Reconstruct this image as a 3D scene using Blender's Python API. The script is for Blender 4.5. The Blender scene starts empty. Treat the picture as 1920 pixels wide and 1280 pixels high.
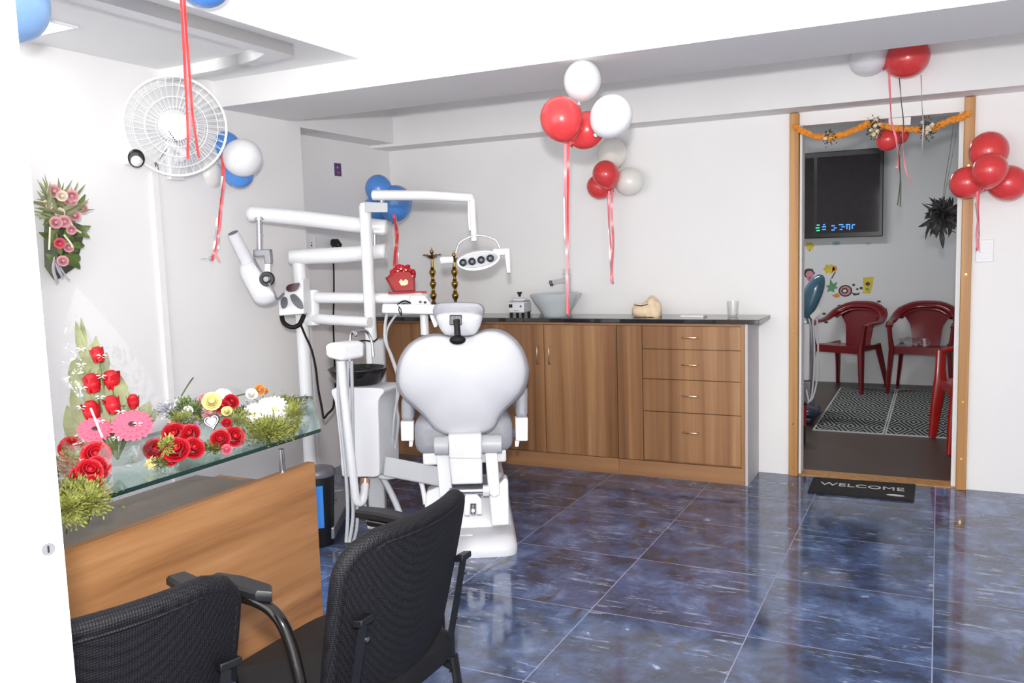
import bpy, bmesh, math, random
from mathutils import Vector as V, Matrix as M, Euler
random.seed(7)
PI = math.pi
sc = bpy.context.scene
COL = sc.collection
# ---------------------------------------------------------------- camera, world, light, exposure
CF = 1613.58
CC = V((1.19559, -3.01535, 1.40873))
def _axes(yaw, pitch, roll):
    f = V((math.sin(yaw)*math.cos(pitch), math.cos(yaw)*math.cos(pitch), math.sin(pitch)))
    r = V((math.cos(yaw), -math.sin(yaw), 0)); u = r.cross(f)
    c, s = math.cos(roll), math.sin(roll)
    return f, c*r+s*u, -s*r+c*u
CFW, CR, CU = _axes(-0.462013781, -0.106118743, -0.0311977863)
cam = bpy.data.cameras.new('camera'); cam.sensor_width = 36; cam.lens = CF/1920*36; cam.clip_start = .05
co = bpy.data.objects.new('camera', cam); COL.objects.link(co)
co.matrix_world = M(((CR.x, CU.x, -CFW.x, CC.x), (CR.y, CU.y, -CFW.y, CC.y), (CR.z, CU.z, -CFW.z, CC.z), (0, 0, 0, 1)))
sc.camera = co
sc.view_settings.view_transform = 'Standard'; sc.view_settings.look = 'None'
sc.view_settings.gamma = 1; sc.view_settings.exposure = .27; sc.view_settings.use_curve_mapping = False
w = bpy.data.worlds.new('world'); sc.world = w; w.use_nodes = True
w.node_tree.nodes['Background'].inputs[0].default_value = (1, .995, .985, 1)
w.node_tree.nodes['Background'].inputs[1].default_value = 3.2
fl = bpy.data.lights.new('camera_flash', 'SPOT'); fl.energy = 300; fl.shadow_soft_size = .045; fl.spot_size = math.radians(125); fl.spot_blend = 1
fo = bpy.data.objects.new('camera_flash', fl); fo.location = CC + V((0, -.02, .2)); COL.objects.link(fo)
fo.rotation_euler = (V((-1.75, 2.3, 1.5))-fo.location).to_track_quat('-Z', 'Y').to_euler()
# pixel of the 1920x1280 photograph -> a point at a known real depth / plane
def ray(x, y): return CFW + CR*((x-960)/CF) - CU*((y-640)/CF)
def at(x, y, d): return CC + ray(x, y)*d
def onz(x, y, z=0): r = ray(x, y); return CC + r*((z-CC.z)/r.z)
def ony(x, y, Y): r = ray(x, y); return CC + r*((Y-CC.y)/r.y)
def onx(x, y, X): r = ray(x, y); return CC + r*((X-CC.x)/r.x)
def dep(p): return (V(p)-CC).dot(CFW)
# ---------------------------------------------------------------- materials
def s2l(c): return tuple((x/12.92 if x <= .04045 else ((x+.055)/1.055)**2.4) for x in c)
def rgb(r, g, b): return s2l((r/255, g/255, b/255))
MATS = {}
def mat(name, col, rough=.5, metal=0, var=.06, scale=14, bump=0, bscale=60, spec=.5, coat=0, emit=None, es=1, sss=0):
    m = bpy.data.materials.new(name); m.use_nodes = True; nt = m.node_tree; n = nt.nodes; L = nt.links
    p = n['Principled BSDF']
    tc = n.new('ShaderNodeTexCoord'); no = n.new('ShaderNodeTexNoise'); no.inputs['Scale'].default_value = scale; no.inputs['Detail'].default_value = 4
    L.new(tc.outputs['Object'], no.inputs['Vector'])
    r = n.new('ShaderNodeValToRGB')
    a, b = 1-var, 1+var
    r.color_ramp.elements[0].color = (*[min(1, c*a) for c in col], 1); r.color_ramp.elements[1].color = (*[min(1, c*b) for c in col], 1)
    r.color_ramp.elements[0].position = .3; r.color_ramp.elements[1].position = .7
    L.new(no.outputs['Fac'], r.inputs[0]); L.new(r.outputs[0], p.inputs['Base Color'])
    p.inputs['Roughness'].default_value = rough; p.inputs['Metallic'].default_value = metal
    p.inputs['Specular IOR Level'].default_value = spec; p.inputs['Coat Weight'].default_value = coat
    if sss:
        p.inputs['Subsurface Weight'].default_value = sss; p.inputs['Subsurface Radius'].default_value = (.02, .01, .008); p.inputs['Subsurface Scale'].default_value = .3
    if emit:
        p.inputs['Emission Color'].default_value = (*emit, 1); p.inputs['Emission Strength'].default_value = es
    if bump:
        nb = n.new('ShaderNodeTexNoise'); nb.inputs['Scale'].default_value = bscale; L.new(tc.outputs['Object'], nb.inputs['Vector'])
        bp = n.new('ShaderNodeBump'); bp.inputs['Strength'].default_value = bump; bp.inputs['Distance'].default_value = .01
        L.new(nb.outputs['Fac'], bp.inputs['Height']); L.new(bp.outputs[0], p.inputs['Normal'])
    MATS[name] = m; return m
def wood(name, dark, mid, light, vec, rough=.35):
    m = bpy.data.materials.new(name); m.use_nodes = True; nt = m.node_tree; n = nt.nodes; L = nt.links; p = n['Principled BSDF']
    tc = n.new('ShaderNodeTexCoord'); mp = n.new('ShaderNodeMapping'); mp.inputs['Scale'].default_value = vec
    L.new(tc.outputs['Object'], mp.inputs[0])
    a = n.new('ShaderNodeTexNoise'); a.inputs['Scale'].default_value = 1; a.inputs['Detail'].default_value = 6; a.inputs['Roughness'].default_value = .62; a.inputs['Distortion'].default_value = .25
    L.new(mp.outputs[0], a.inputs['Vector'])
    r = n.new('ShaderNodeValToRGB'); e = r.color_ramp.elements
    e[0].position = .32; e[0].color = (*dark, 1); e[1].position = .68; e[1].color = (*light, 1)
    k = e.new(.5); k.color = (*mid, 1)
    L.new(a.outputs['Fac'], r.inputs[0]); L.new(r.outputs[0], p.inputs['Base Color'])
    p.inputs['Roughness'].default_value = rough
    MATS[name] = m; return m
def clear(name, tint, gloss=.12, rough=.05, gcol=(1, 1, 1), bump=0, k=.55):
    m = bpy.data.materials.new(name); m.use_nodes = True; nt = m.node_tree; n = nt.nodes; L = nt.links
    n.remove(n['Principled BSDF']); out = n['Material Output']
    t = n.new('ShaderNodeBsdfTransparent'); t.inputs[0].default_value = (*tint, 1)
    g = n.new('ShaderNodeBsdfGlossy'); g.inputs['Roughness'].default_value = rough; g.inputs['Color'].default_value = (*gcol, 1)
    lw = n.new('ShaderNodeLayerWeight'); lw.inputs[0].default_value = .35
    mu = n.new('ShaderNodeMath'); mu.operation = 'MULTIPLY_ADD'; mu.inputs[1].default_value = k; mu.inputs[2].default_value = gloss*.3
    L.new(lw.outputs['Fresnel'], mu.inputs[0])
    mx = n.new('ShaderNodeMixShader'); L.new(mu.outputs[0], mx.inputs[0]); L.new(t.outputs[0], mx.inputs[1]); L.new(g.outputs[0], mx.inputs[2])
    L.new(mx.outputs[0], out.inputs[0])
    if bump:
        tc = n.new('ShaderNodeTexCoord'); nb = n.new('ShaderNodeTexNoise'); nb.inputs['Scale'].default_value = 25; L.new(tc.outputs['Object'], nb.inputs['Vector'])
        bp = n.new('ShaderNodeBump'); bp.inputs['Strength'].default_value = bump; bp.inputs['Distance'].default_value = .02
        L.new(nb.outputs['Fac'], bp.inputs['Height']); L.new(bp.outputs[0], g.inputs['Normal']); L.new(bp.outputs[0], lw.inputs['Normal'])
    MATS[name] = m; return m
# floor tiles: 0.6 m glossy navy tiles with marbling and pale joints
def floor_mat():
    m = bpy.data.materials.new('navy_tile'); m.use_nodes = True; nt = m.node_tree; n = nt.nodes; L = nt.links; p = n['Principled BSDF']
    tc = n.new('ShaderNodeTexCoord'); ob = tc.outputs['Object']
    sx = n.new('ShaderNodeSeparateXYZ'); L.new(ob, sx.inputs[0])
    def mth(op, a, b=None, c=None):
        q = n.new('ShaderNodeMath'); q.operation = op
        for i, v in enumerate((a, b, c)):
            if v is None: continue
            if isinstance(v, (int, float)): q.inputs[i].default_value = v
            else: L.new(v, q.inputs[i])
        return q.outputs[0]
    def edge(s):
        f = mth('FRACT', mth('DIVIDE', mth('ADD', s, 6.0), .6)); d = mth('ABSOLUTE', mth('SUBTRACT', f, .5))
        return mth('GREATER_THAN', d, .4965)
    grout = mth('MAXIMUM', edge(sx.outputs[0]), edge(sx.outputs[1]))
    # each tile has its own offset into the marbling
    cell = n.new('ShaderNodeCombineXYZ')
    L.new(mth('FLOOR', mth('DIVIDE', sx.outputs[0], .6)), cell.inputs[0]); L.new(mth('FLOOR', mth('DIVIDE', sx.outputs[1], .6)), cell.inputs[1])
    wn = n.new('ShaderNodeTexWhiteNoise'); L.new(cell.outputs[0], wn.inputs['Vector'])
    vm = n.new('ShaderNodeVectorMath'); vm.operation = 'MULTIPLY_ADD'; L.new(wn.outputs['Color'], vm.inputs[0]); vm.inputs[1].default_value = (.9, .9, 9); L.new(ob, vm.inputs[2])
    def noise(scale, detail, rough, dist=0, vec=vm.outputs[0], mscale=None, rot=0):
        q = n.new('ShaderNodeTexNoise'); q.inputs['Scale'].default_value = scale; q.inputs['Detail'].default_value = detail; q.inputs['Roughness'].default_value = rough; q.inputs['Distortion'].default_value = dist
        if mscale:
            mp = n.new('ShaderNodeMapping'); mp.inputs['Scale'].default_value = mscale; mp.inputs['Rotation'].default_value = (0, 0, rot); L.new(vec, mp.inputs[0]); L.new(mp.outputs[0], q.inputs['Vector'])
        else: L.new(vec, q.inputs['Vector'])
        return q.outputs['Fac']
    def ramp(f, stops):
        r = n.new('ShaderNodeValToRGB'); e = r.color_ramp.elements
        e[0].position, e[0].color = stops[0][0], (*stops[0][1], 1); e[1].position, e[1].color = stops[-1][0], (*stops[-1][1], 1)
        for ps, c in stops[1:-1]:
            k = e.new(ps); k.color = (*c, 1)
        L.new(f, r.inputs[0]); return r.outputs[0]
    def mix(f, a, b):
        q = n.new('ShaderNodeMix'); q.data_type = 'RGBA'
        L.new(f, q.inputs[0])
        for i, v in ((6, a), (7, b)):
            if isinstance(v, tuple): q.inputs[i].default_value = (*v, 1)
            else: L.new(v, q.inputs[i])
        return q.outputs[2]
    base = ramp(noise(5.5, 7, .7, .35), [(.3, rgb(54, 57, 70)), (.43, rgb(68, 76, 100)), (.54, rgb(84, 100, 136)), (.66, rgb(114, 132, 168))])
    tone = n.new('ShaderNodeMix'); tone.data_type = 'RGBA'; tone.blend_type = 'MULTIPLY'; tone.inputs[0].default_value = 1
    L.new(base, tone.inputs[6]); L.new(ramp(wn.outputs['Value'], [(0, (.82, .82, .84)), (1, (1.12, 1.14, 1.2))]), tone.inputs[7])
    br = ramp(noise(4.6, 4, .55, .6, mscale=(1.6, .8, 1)), [(.62, (0, 0, 0)), (.7, (1, 1, 1))])
    c1 = mix(br, tone.outputs[2], rgb(76, 74, 78))
    st = ramp(noise(7, 7, .72, .3, mscale=(1, 6.5, 1), rot=.75), [(.56, (0, 0, 0)), (.62, (1, 1, 1))])
    msk = ramp(noise(3.4, 2, .5), [(.49, (0, 0, 0)), (.57, (1, 1, 1))])
    mm = n.new('ShaderNodeMix'); mm.data_type = 'RGBA'; mm.blend_type = 'MULTIPLY'; mm.inputs[0].default_value = 1; L.new(st, mm.inputs[6]); L.new(msk, mm.inputs[7])
    c2 = mix(mm.outputs[2], c1, rgb(160, 174, 200))
    fl_ = ramp(noise(11, 3, .6), [(.7, (0, 0, 0)), (.735, (1, 1, 1))])
    c2 = mix(fl_, c2, rgb(170, 180, 202))
    c3 = mix(grout, c2, rgb(150, 152, 178))
    L.new(c3, p.inputs['Base Color'])
    rr = mth('MULTIPLY_ADD', grout, .4, .085); L.new(rr, p.inputs['Roughness'])
    p.inputs['Specular IOR Level'].default_value = .75
    MATS['navy_tile'] = m; return m
floor_mat()
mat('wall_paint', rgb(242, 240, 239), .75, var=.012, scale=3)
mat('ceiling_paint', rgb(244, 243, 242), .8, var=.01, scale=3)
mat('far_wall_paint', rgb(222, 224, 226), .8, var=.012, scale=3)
mat('dark_plank', rgb(70, 56, 47), .4, var=.18, scale=3)
mat('door_white', rgb(246, 248, 247), .4, var=.008)
mat('door_edge', rgb(186, 196, 190), .5, var=.03)
wood('cabinet_wood', rgb(112, 76, 46), rgb(150, 106, 70), rgb(186, 142, 100), (7, 7, .16), .38)
wood('cabinet_wood_flat', rgb(140, 100, 68), rgb(160, 116, 80), rgb(178, 132, 92), (.3, 9, 9), .38)
wood('desk_wood', rgb(104, 66, 36), rgb(158, 110, 68), rgb(182, 134, 90), (6, .5, 8), .4)
wood('teak_frame', rgb(164, 112, 56), rgb(186, 134, 74), rgb(202, 150, 88), (22, 22, .4), .45)
mat('side_grey', rgb(196, 193, 194), .5, var=.03)
mat('granite_black', rgb(40, 38, 40), .05, var=.35, scale=160, spec=.9)
mat('unit_white', rgb(234, 234, 236), .28, var=.01, coat=.3)
mat('fan_white', rgb(252, 252, 252), .5, var=.004)
mat('shell_white', rgb(218, 218, 222), .3, var=.008, coat=.3)
mat('cushion_grey', rgb(156, 156, 163), .42, var=.04, scale=30)
mat('panel_grey', rgb(184, 185, 188), .4, var=.02)
mat('steel_grey', rgb(140, 140, 146), .35, metal=.6, var=.04)
mat('chrome', rgb(205, 206, 210), .14, metal=1, var=.02)
mat('black_plastic', rgb(18, 18, 20), .35, var=.15)
mat('black_rubber', rgb(17, 16, 18), .6, var=.15, spec=.3)
mat('black_gloss', rgb(22, 20, 20), .1, var=.15)
mat('dark_panel', rgb(92, 90, 98), .35, var=.1, scale=40)
mat('maroon_screen', rgb(70, 36, 46), .2, var=.1)
mat('hose_grey', rgb(186, 188, 192), .5, var=.04)
mat('hose_white', rgb(224, 224, 226), .45, var=.02)
mat('copper', rgb(186, 150, 128), .35, metal=.5, var=.1)
mat('brass', rgb(178, 142, 70), .22, metal=1, var=.15, scale=30)
mat('bronze', rgb(150, 116, 84), .25, metal=1, var=.15, scale=30)
mat('gold_handle', rgb(214, 190, 160), .2, metal=1, var=.05)
mat('ceramic', rgb(206, 213, 215), .25, var=.02, coat=.3)
mat('plaster', rgb(240, 216, 182), .75, var=.1, scale=22, bump=.3)
mat('bin_blue', rgb(54, 130, 214), .5, var=.05)
mat('balloon_red', rgb(222, 66, 68), .24, var=.03, coat=.2)
mat('balloon_white', rgb(232, 232, 234), .26, var=.02, coat=.2)
mat('balloon_pearl', rgb(238, 235, 228), .3, var=.02, coat=.2)
mat('balloon_blue', rgb(84, 146, 224), .24, var=.04, coat=.2)
mat('balloon_sky', rgb(150, 192, 242), .24, var=.04, coat=.2)  # balloon blue with overexposure painted in as a paler base colour
mat('ribbon_red', rgb(222, 66, 66), .3, var=.1)
mat('ribbon_pink', rgb(236, 130, 140), .3, var=.1)
mat('ribbon_silver', rgb(196, 192, 194), .25, metal=.4, var=.05)
mat('petal_red', rgb(178, 10, 28), .5, var=.22, scale=40)
mat('petal_pink', rgb(226, 98, 122), .5, var=.12, scale=40)
mat('petal_blush', rgb(216, 156, 162), .55, var=.15, scale=40)
mat('petal_cream', rgb(232, 218, 196), .55, var=.08, scale=40)
mat('petal_white', rgb(240, 238, 232), .55, var=.03, scale=40)
mat('petal_yellow', rgb(236, 222, 150), .55, var=.12, scale=40)
mat('petal_orange', rgb(240, 150, 50), .6, var=.2, scale=60)
mat('petal_lilac', rgb(186, 160, 206), .6, var=.1, scale=40)
mat('leaf_green', rgb(92, 112, 52), .5, var=.35, scale=25)
mat('leaf_olive', rgb(128, 132, 92), .55, var=.25, scale=25)
mat('leaf_dark', rgb(74, 78, 56), .55, var=.3, scale=25)
mat('leaf_black', rgb(46, 44, 44), .6, var=.3, scale=25)
mat('moss', rgb(132, 136, 60), .7, var=.35, scale=60)
mat('moss_dark', rgb(84, 90, 38), .7, var=.35, scale=60)
mat('wrap_brown', rgb(126, 112, 92), .6, var=.15)
mat('silver_foil', rgb(214, 212, 220), .2, metal=.7, var=.12, scale=50)
mat('red_fabric', rgb(158, 14, 18), .55, var=.12, scale=30)
mat('cream_tag', rgb(232, 204, 166), .6, var=.05)
mat('plastic_maroon', rgb(112, 22, 28), .22, var=.05)
mat('plastic_red', rgb(160, 28, 24), .25, var=.05)
mat('tv_black', rgb(16, 17, 18), .3, var=.1)
mat('tv_screen', rgb(48, 45, 48), .08, var=.1)
mat('text_blue', rgb(60, 130, 220), .5, emit=rgb(70, 150, 240), es=.9)
mat('text_green', rgb(60, 220, 170), .5, emit=rgb(60, 220, 170), es=.8)
mat('text_white', rgb(206, 206, 204), .6, var=.03)
mat('mat_black', rgb(30, 27, 26), .9, var=.3, scale=120, bump=.5, bscale=300)
mat('paper_white', rgb(244, 240, 236), .7, var=.01)
mat('purple_print', rgb(92, 54, 110), .5, var=.15)
mat('socket_white', rgb(232, 232, 234), .4, var=.01)
mat('teal_vinyl', rgb(74, 112, 134), .18, var=.2, scale=9, coat=.5)
mat('navy_vinyl', rgb(44, 46, 70), .3, var=.2)
mat('sticker_yellow', rgb(212, 190, 60), .6, var=.15)
mat('sticker_orange', rgb(214, 140, 50), .6, var=.1)
mat('sticker_green', rgb(90, 150, 104), .6, var=.1)
mat('sticker_brown', rgb(70, 52, 46), .6, var=.1)
mat('sticker_pink', rgb(206, 140, 156), .6, var=.1)
mat('sticker_blue', rgb(150, 182, 196), .6, var=.05)
mat('glass_edge', rgb(26, 52, 46), .15, var=.15)
mat('lamp_panel', (1, 1, 1), .5, emit=(1, 1, 1), es=6)
mat('reflector', rgb(58, 60, 68), .4, metal=.2, var=.2)
mat('desk_inner', rgb(122, 106, 96), .5, var=.08)
clear('glass_top', (.86, .93, .91), .2, .02, (.9, 1, .96))
clear('clear_glass', (.97, .975, .975), .1, .03, k=.35)
clear('cellophane', (.975, .978, .977), .05, .16, bump=.5, k=.3)
clear('fan_blade', (.97, .975, .98), .02, .4, k=.06)
# black mesh weave of the visitor chairs
def mesh_weave():
    m = bpy.data.materials.new('mesh_weave'); m.use_nodes = True; nt = m.node_tree; n = nt.nodes; L = nt.links; p = n['Principled BSDF']
    tc = n.new('ShaderNodeTexCoord'); vo = n.new('ShaderNodeTexVoronoi'); vo.inputs['Scale'].default_value = 210; vo.inputs['Randomness'].default_value = .12
    L.new(tc.outputs['Object'], vo.inputs['Vector'])
    r = n.new('ShaderNodeValToRGB'); r.color_ramp.elements[0].color = (*rgb(27, 26, 31), 1); r.color_ramp.elements[1].color = (*rgb(10, 9, 13), 1)
    r.color_ramp.elements[0].position = .25; r.color_ramp.elements[1].position = .6
    L.new(vo.outputs['Distance'], r.inputs[0]); L.new(r.outputs[0], p.inputs['Base Color']); p.inputs['Roughness'].default_value = .6; p.inputs['Specular IOR Level'].default_value = .28
    bp = n.new('ShaderNodeBump'); bp.inputs['Strength'].default_value = .5; bp.inputs['Distance'].default_value = .004; L.new(vo.outputs['Distance'], bp.inputs['Height']); L.new(bp.outputs[0], p.inputs['Normal'])
    MATS['mesh_weave'] = m
mesh_weave()
# black and grey zigzag diamonds of the rugs
def rug_mat():
    m = bpy.data.materials.new('rug_diamond'); m.use_nodes = True; nt = m.node_tree; n = nt.nodes; L = nt.links; p = n['Principled BSDF']
    tc = n.new('ShaderNodeTexCoord'); sx = n.new('ShaderNodeSeparateXYZ'); L.new(tc.outputs['Object'], sx.inputs[0])
    def mth(op, a, b=None):
        q = n.new('ShaderNodeMath'); q.operation = op
        for i, v in enumerate((a, b)):
            if v is None: continue
            if isinstance(v, (int, float)): q.inputs[i].default_value = v
            else: L.new(v, q.inputs[i])
        return q.outputs[0]
    px = mth('PINGPONG', mth('ADD', sx.outputs[0], 5), .1); py = mth('PINGPONG', mth('ADD', sx.outputs[1], 5), .3)
    f = mth('FRACT', mth('MULTIPLY', mth('ADD', mth('DIVIDE', px, .1), mth('DIVIDE', py, .3)), 3.0))
    g = mth('GREATER_THAN', f, .5)
    mx = n.new('ShaderNodeMix'); mx.data_type = 'RGBA'; L.new(g, mx.inputs[0]); mx.inputs[6].default_value = (*rgb(38, 40, 42), 1); mx.inputs[7].default_value = (*rgb(150, 152, 150), 1)
    L.new(mx.outputs[2], p.inputs['Base Color']); p.inputs['Roughness'].default_value = .9; p.inputs['Specular IOR Level'].default_value = .1
    MATS['rug_diamond'] = m
rug_mat()
# ---------------------------------------------------------------- mesh helpers
class B:
    def __init__(s): s.bm = bmesh.new(); s.mi = 0
    def _new(s, vs, fs):
        v = [s.bm.verts.new(p) for p in vs]
        for f in fs:
            try:
                q = s.bm.faces.new([v[i] for i in f]); q.material_index = s.mi
            except ValueError: pass
        return s
    def box(s, a, b, rot=None, c=None):
        (x0, y0, z0), (x1, y1, z1) = a, b
        P = [V((x, y, z)) for z in (z0, z1) for y in (y0, y1) for x in (x0, x1)]
        if rot is not None:
            c = V(c) if c is not None else (V(a)+V(b))/2
            P = [c + rot @ (p-c) for p in P]
        return s._new(P, [(0, 2, 3, 1), (4, 5, 7, 6), (0, 1, 5, 4), (2, 6, 7, 3), (0, 4, 6, 2), (1, 3, 7, 5)])
    def obox(s, c, ax, ay, az):   # oriented box by half axes
        c, ax, ay, az = V(c), V(ax), V(ay), V(az)
        P = [c + i*ax + j*ay + k*az for k in (-1, 1) for j in (-1, 1) for i in (-1, 1)]
        return s._new(P, [(0, 2, 3, 1), (4, 5, 7, 6), (0, 1, 5, 4), (2, 6, 7, 3), (0, 4, 6, 2), (1, 3, 7, 5)])
    def hexa(s, lo, hi):          # two quads
        return s._new([V(p) for p in lo]+[V(p) for p in hi], [(3, 2, 1, 0), (4, 5, 6, 7), (0, 1, 5, 4), (1, 2, 6, 5), (2, 3, 7, 6), (3, 0, 4, 7)])
    def tube(s, pts, r, n=10, closed=False, flat=None, cap=True):
        pts = [V(p) for p in pts]; N = len(pts)
        rr = r if isinstance(r, (list, tuple)) else [r]*N
        vs = []; prev = None
        for i, p in enumerate(pts):
            if closed: t = pts[(i+1) % N]-pts[i-1]
            else: t = pts[min(i+1, N-1)]-pts[max(i-1, 0)]
            t = t.normalized() if t.length > 1e-9 else V((0, 0, 1))
            if prev is None:
                a = V((0, 0, 1)) if abs(t.z) < .9 else V((1, 0, 0))
                u = t.cross(a).normalized()
            else:
                u = (prev - t*prev.dot(t))
                u = u.normalized() if u.length > 1e-6 else t.orthogonal().normalized()
            prev = u; v = t.cross(u)
            ru, rv = (rr[i], rr[i]) if flat is None else (rr[i], rr[i]*flat)
            vs += [p + u*math.cos(2*PI*k/n)*ru + v*math.sin(2*PI*k/n)*rv for k in range(n)]
        fs = []
        for i in range(N if closed else N-1):
            a, b = i*n, ((i+1) % N)*n
            fs += [(a+k, a+(k+1) % n, b+(k+1) % n, b+k) for k in range(n)]
        if cap and not closed: fs += [tuple(range(n))[::-1], tuple(range((N-1)*n, N*n))]
        return s._new(vs, fs)
    def cyl(s, a, b, r0, r1=None, n=20): return s.tube([a, b], [r0, r0 if r1 is None else r1], n)
    def lathe(s, prof, o=(0, 0, 0), ax=(0, 0, 1), n=24, sx=1, sy=1):
        o = V(o); ax = V(ax).normalized(); u = ax.orthogonal().normalized() if abs(ax.z) < .99 else V((1, 0, 0)); v = ax.cross(u)
        vs = []
        for r, z in prof: vs += [o + ax*z + u*math.cos(2*PI*k/n)*r*sx + v*math.sin(2*PI*k/n)*r*sy for k in range(n)]
        fs = []
        for i in range(len(prof)-1):
            a, b = i*n, (i+1)*n
            fs += [(a+k, a+(k+1) % n, b+(k+1) % n, b+k) for k in range(n)]
        if prof[0][0] > 1e-6: fs.append(tuple(range(n))[::-1])
        if prof[-1][0] > 1e-6: fs.append(tuple(range((len(prof)-1)*n, len(prof)*n)))
        return s._new(vs, fs)
    def ell(s, c, r, rot=None, n=24, m=14, fn=None):
        c = V(c); r = V(r) if hasattr(r, '__len__') else V((r, r, r)); vs = []
        for i in range(m+1):
            th = PI*i/m
            for k in range(n):
                ph = 2*PI*k/n
                d = V((math.sin(th)*math.cos(ph), math.sin(th)*math.sin(ph), math.cos(th)))
                q = V((d.x*r.x, d.y*r.y, d.z*r.z))
                if fn: q = fn(d, q)
                if rot is not None: q = rot @ q
                vs.append(c+q)
        fs = [(i*n+k, (i+1)*n+k, (i+1)*n+(k+1) % n, i*n+(k+1) % n) for i in range(m) for k in range(n)]
        return s._new(vs, fs)
    def prism(s, pts, d):         # planar outline (3-D points) extruded along d
        pts = [V(p) for p in pts]; d = V(d); n = len(pts)
        return s._new(pts+[p+d for p in pts], [tuple(range(n))[::-1], tuple(range(n, 2*n))]+[(i, (i+1) % n, n+(i+1) % n, n+i) for i in range(n)])
    def rings(s, rs, cap0=True, cap1=True):   # loft through closed rings with equal counts
        n = len(rs[0]); vs = [V(p) for r in rs for p in r]; fs = []
        for i in range(len(rs)-1):
            a, b = i*n, (i+1)*n
            fs += [(a+k, a+(k+1) % n, b+(k+1) % n, b+k) for k in range(n)]
        if cap0: fs.append(tuple(range(n))[::-1])
        if cap1: fs.append(tuple(range((len(rs)-1)*n, len(rs)*n)))
        return s._new(vs, fs)
    def grid(s, P, th=None):      # P[i][j] sheet
        R, Cn = len(P), len(P[0])
        if th is None:
            return s._new([V(p) for r in P for p in r], [(i*Cn+j, i*Cn+j+1, (i+1)*Cn+j+1, (i+1)*Cn+j) for i in range(R-1) for j in range(Cn-1)])
        def nrm(i, j):
            a = V(P[min(i+1, R-1)][j])-V(P[max(i-1, 0)][j]); b = V(P[i][min(j+1, Cn-1)])-V(P[i][max(j-1, 0)])
            q = b.cross(a); return q.normalized() if q.length > 1e-9 else V((0, 0, 1))
        top = [V(P[i][j])+nrm(i, j)*th/2 for i in range(R) for j in range(Cn)]; bot = [V(P[i][j])-nrm(i, j)*th/2 for i in range(R) for j in range(Cn)]
        K = R*Cn; fs = []
        for i in range(R-1):
            for j in range(Cn-1):
                q = (i*Cn+j, i*Cn+j+1, (i+1)*Cn+j+1, (i+1)*Cn+j); fs += [q, tuple(K+x for x in q[::-1])]
        rim = [j for j in range(Cn)]+[i*Cn+Cn-1 for i in range(1, R)]+[(R-1)*Cn+j for j in range(Cn-2, -1, -1)]+[i*Cn for i in range(R-2, 0, -1)]
        for a, b in zip(rim, rim[1:]+rim[:1]): fs.append((b, a, K+a, K+b))
        return s._new(top+bot, fs)
    def leaf(s, a, b, wd, up=(0, 0, 1), curl=.15, n=4):
        a, b, up = V(a), V(b), V(up); t = b-a; l = t.length; sd = t.cross(up); sd = sd.normalized() if sd.length > 1e-9 else t.orthogonal().normalized(); nn = sd.cross(t).normalized()
        P = []
        for i in range(n+1):
            u = i/n; c = a+t*u+nn*(curl*l*math.sin(PI*u)); h = wd*math.sin(PI*(.06+.9*u)**.8)*.5
            P.append([c-sd*h+nn*h*.25, c, c+sd*h+nn*h*.25])
        return s.grid(P)
MW = {}
def wmat(o):
    return MW.get(o.name, M.Identity(4))
def thing(name, label, cat, loc, rz=0, group=None, kind=None):
    o = bpy.data.objects.new(name, None); COL.objects.link(o); o.empty_display_size = .05
    o.location = loc; o.rotation_euler = (0, 0, rz)
    MW[o.name] = M.Translation(V(loc)) @ M.Rotation(rz, 4, 'Z')
    tag(o, label, cat, group, kind); return o
def tag(o, label=None, cat=None, group=None, kind=None):
    if label: o['label'] = label
    if cat: o['category'] = cat
    if group: o['group'] = group
    if kind: o['kind'] = kind
    return o
def mk(name, b, mats, parent=None, smooth=True, origin=None, bevel=0, label=None, angle=38, subsurf=0, mods=None, kind=None):
    bm = b.bm; bmesh.ops.remove_doubles(bm, verts=bm.verts, dist=1e-6); bmesh.ops.recalc_face_normals(bm, faces=bm.faces)
    if parent is not None:
        bm.transform(wmat(parent).inverted()); off = None
    else:
        xs = [v.co for v in bm.verts]
        off = V(origin) if origin is not None else V(((min(p.x for p in xs)+max(p.x for p in xs))/2, (min(p.y for p in xs)+max(p.y for p in xs))/2, min(p.z for p in xs)))
        bm.transform(M.Translation(-off))
    me = bpy.data.meshes.new(name); bm.to_mesh(me); bm.free()
    if not isinstance(mats, (list, tuple)): mats = [mats]
    for m in mats: me.materials.append(MATS[m])
    if smooth:
        me.polygons.foreach_set('use_smooth', [True]*len(me.polygons)); me.set_sharp_from_angle(angle=math.radians(angle))
    o = bpy.data.objects.new(name, me); COL.objects.link(o)
    if parent is not None: o.parent = parent; MW[o.name] = wmat(parent)
    else: o.location = off; MW[o.name] = M.Translation(off)
    if bevel:
        q = o.modifiers.new('bevel', 'BEVEL'); q.width = bevel; q.segments = 3; q.limit_method = 'ANGLE'; q.angle_limit = math.radians(40)
    if subsurf:
        q = o.modifiers.new('sub', 'SUBSURF'); q.levels = subsurf; q.render_levels = subsurf
    if label: o['label'] = label
    if kind: o['kind'] = kind
    return o
def solo(name, b, mats, label, cat, group=None, **k):
    return tag(mk(name, b, mats, None, **k), label, cat, group)
def struct(name, b, m, **k):
    o = mk(name, b, m, None, **k); o['kind'] = 'structure'; return o
def inst(name, src, parent, loc, rot=None, sc_=1):   # a part that reuses a mesh
    o = bpy.data.objects.new(name, src if isinstance(src, bpy.types.Mesh) else src.data); COL.objects.link(o)
    T = M.Translation(V(loc)) @ (rot.to_4x4() if rot is not None else M.Identity(4)) @ (M.Scale(sc_, 4) if not hasattr(sc_, '__len__') else M.Diagonal((*sc_, 1)))
    if parent is not None:
        o.parent = parent; o.matrix_local = wmat(parent).inverted() @ T
    else: o.matrix_world = T
    return o
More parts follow.
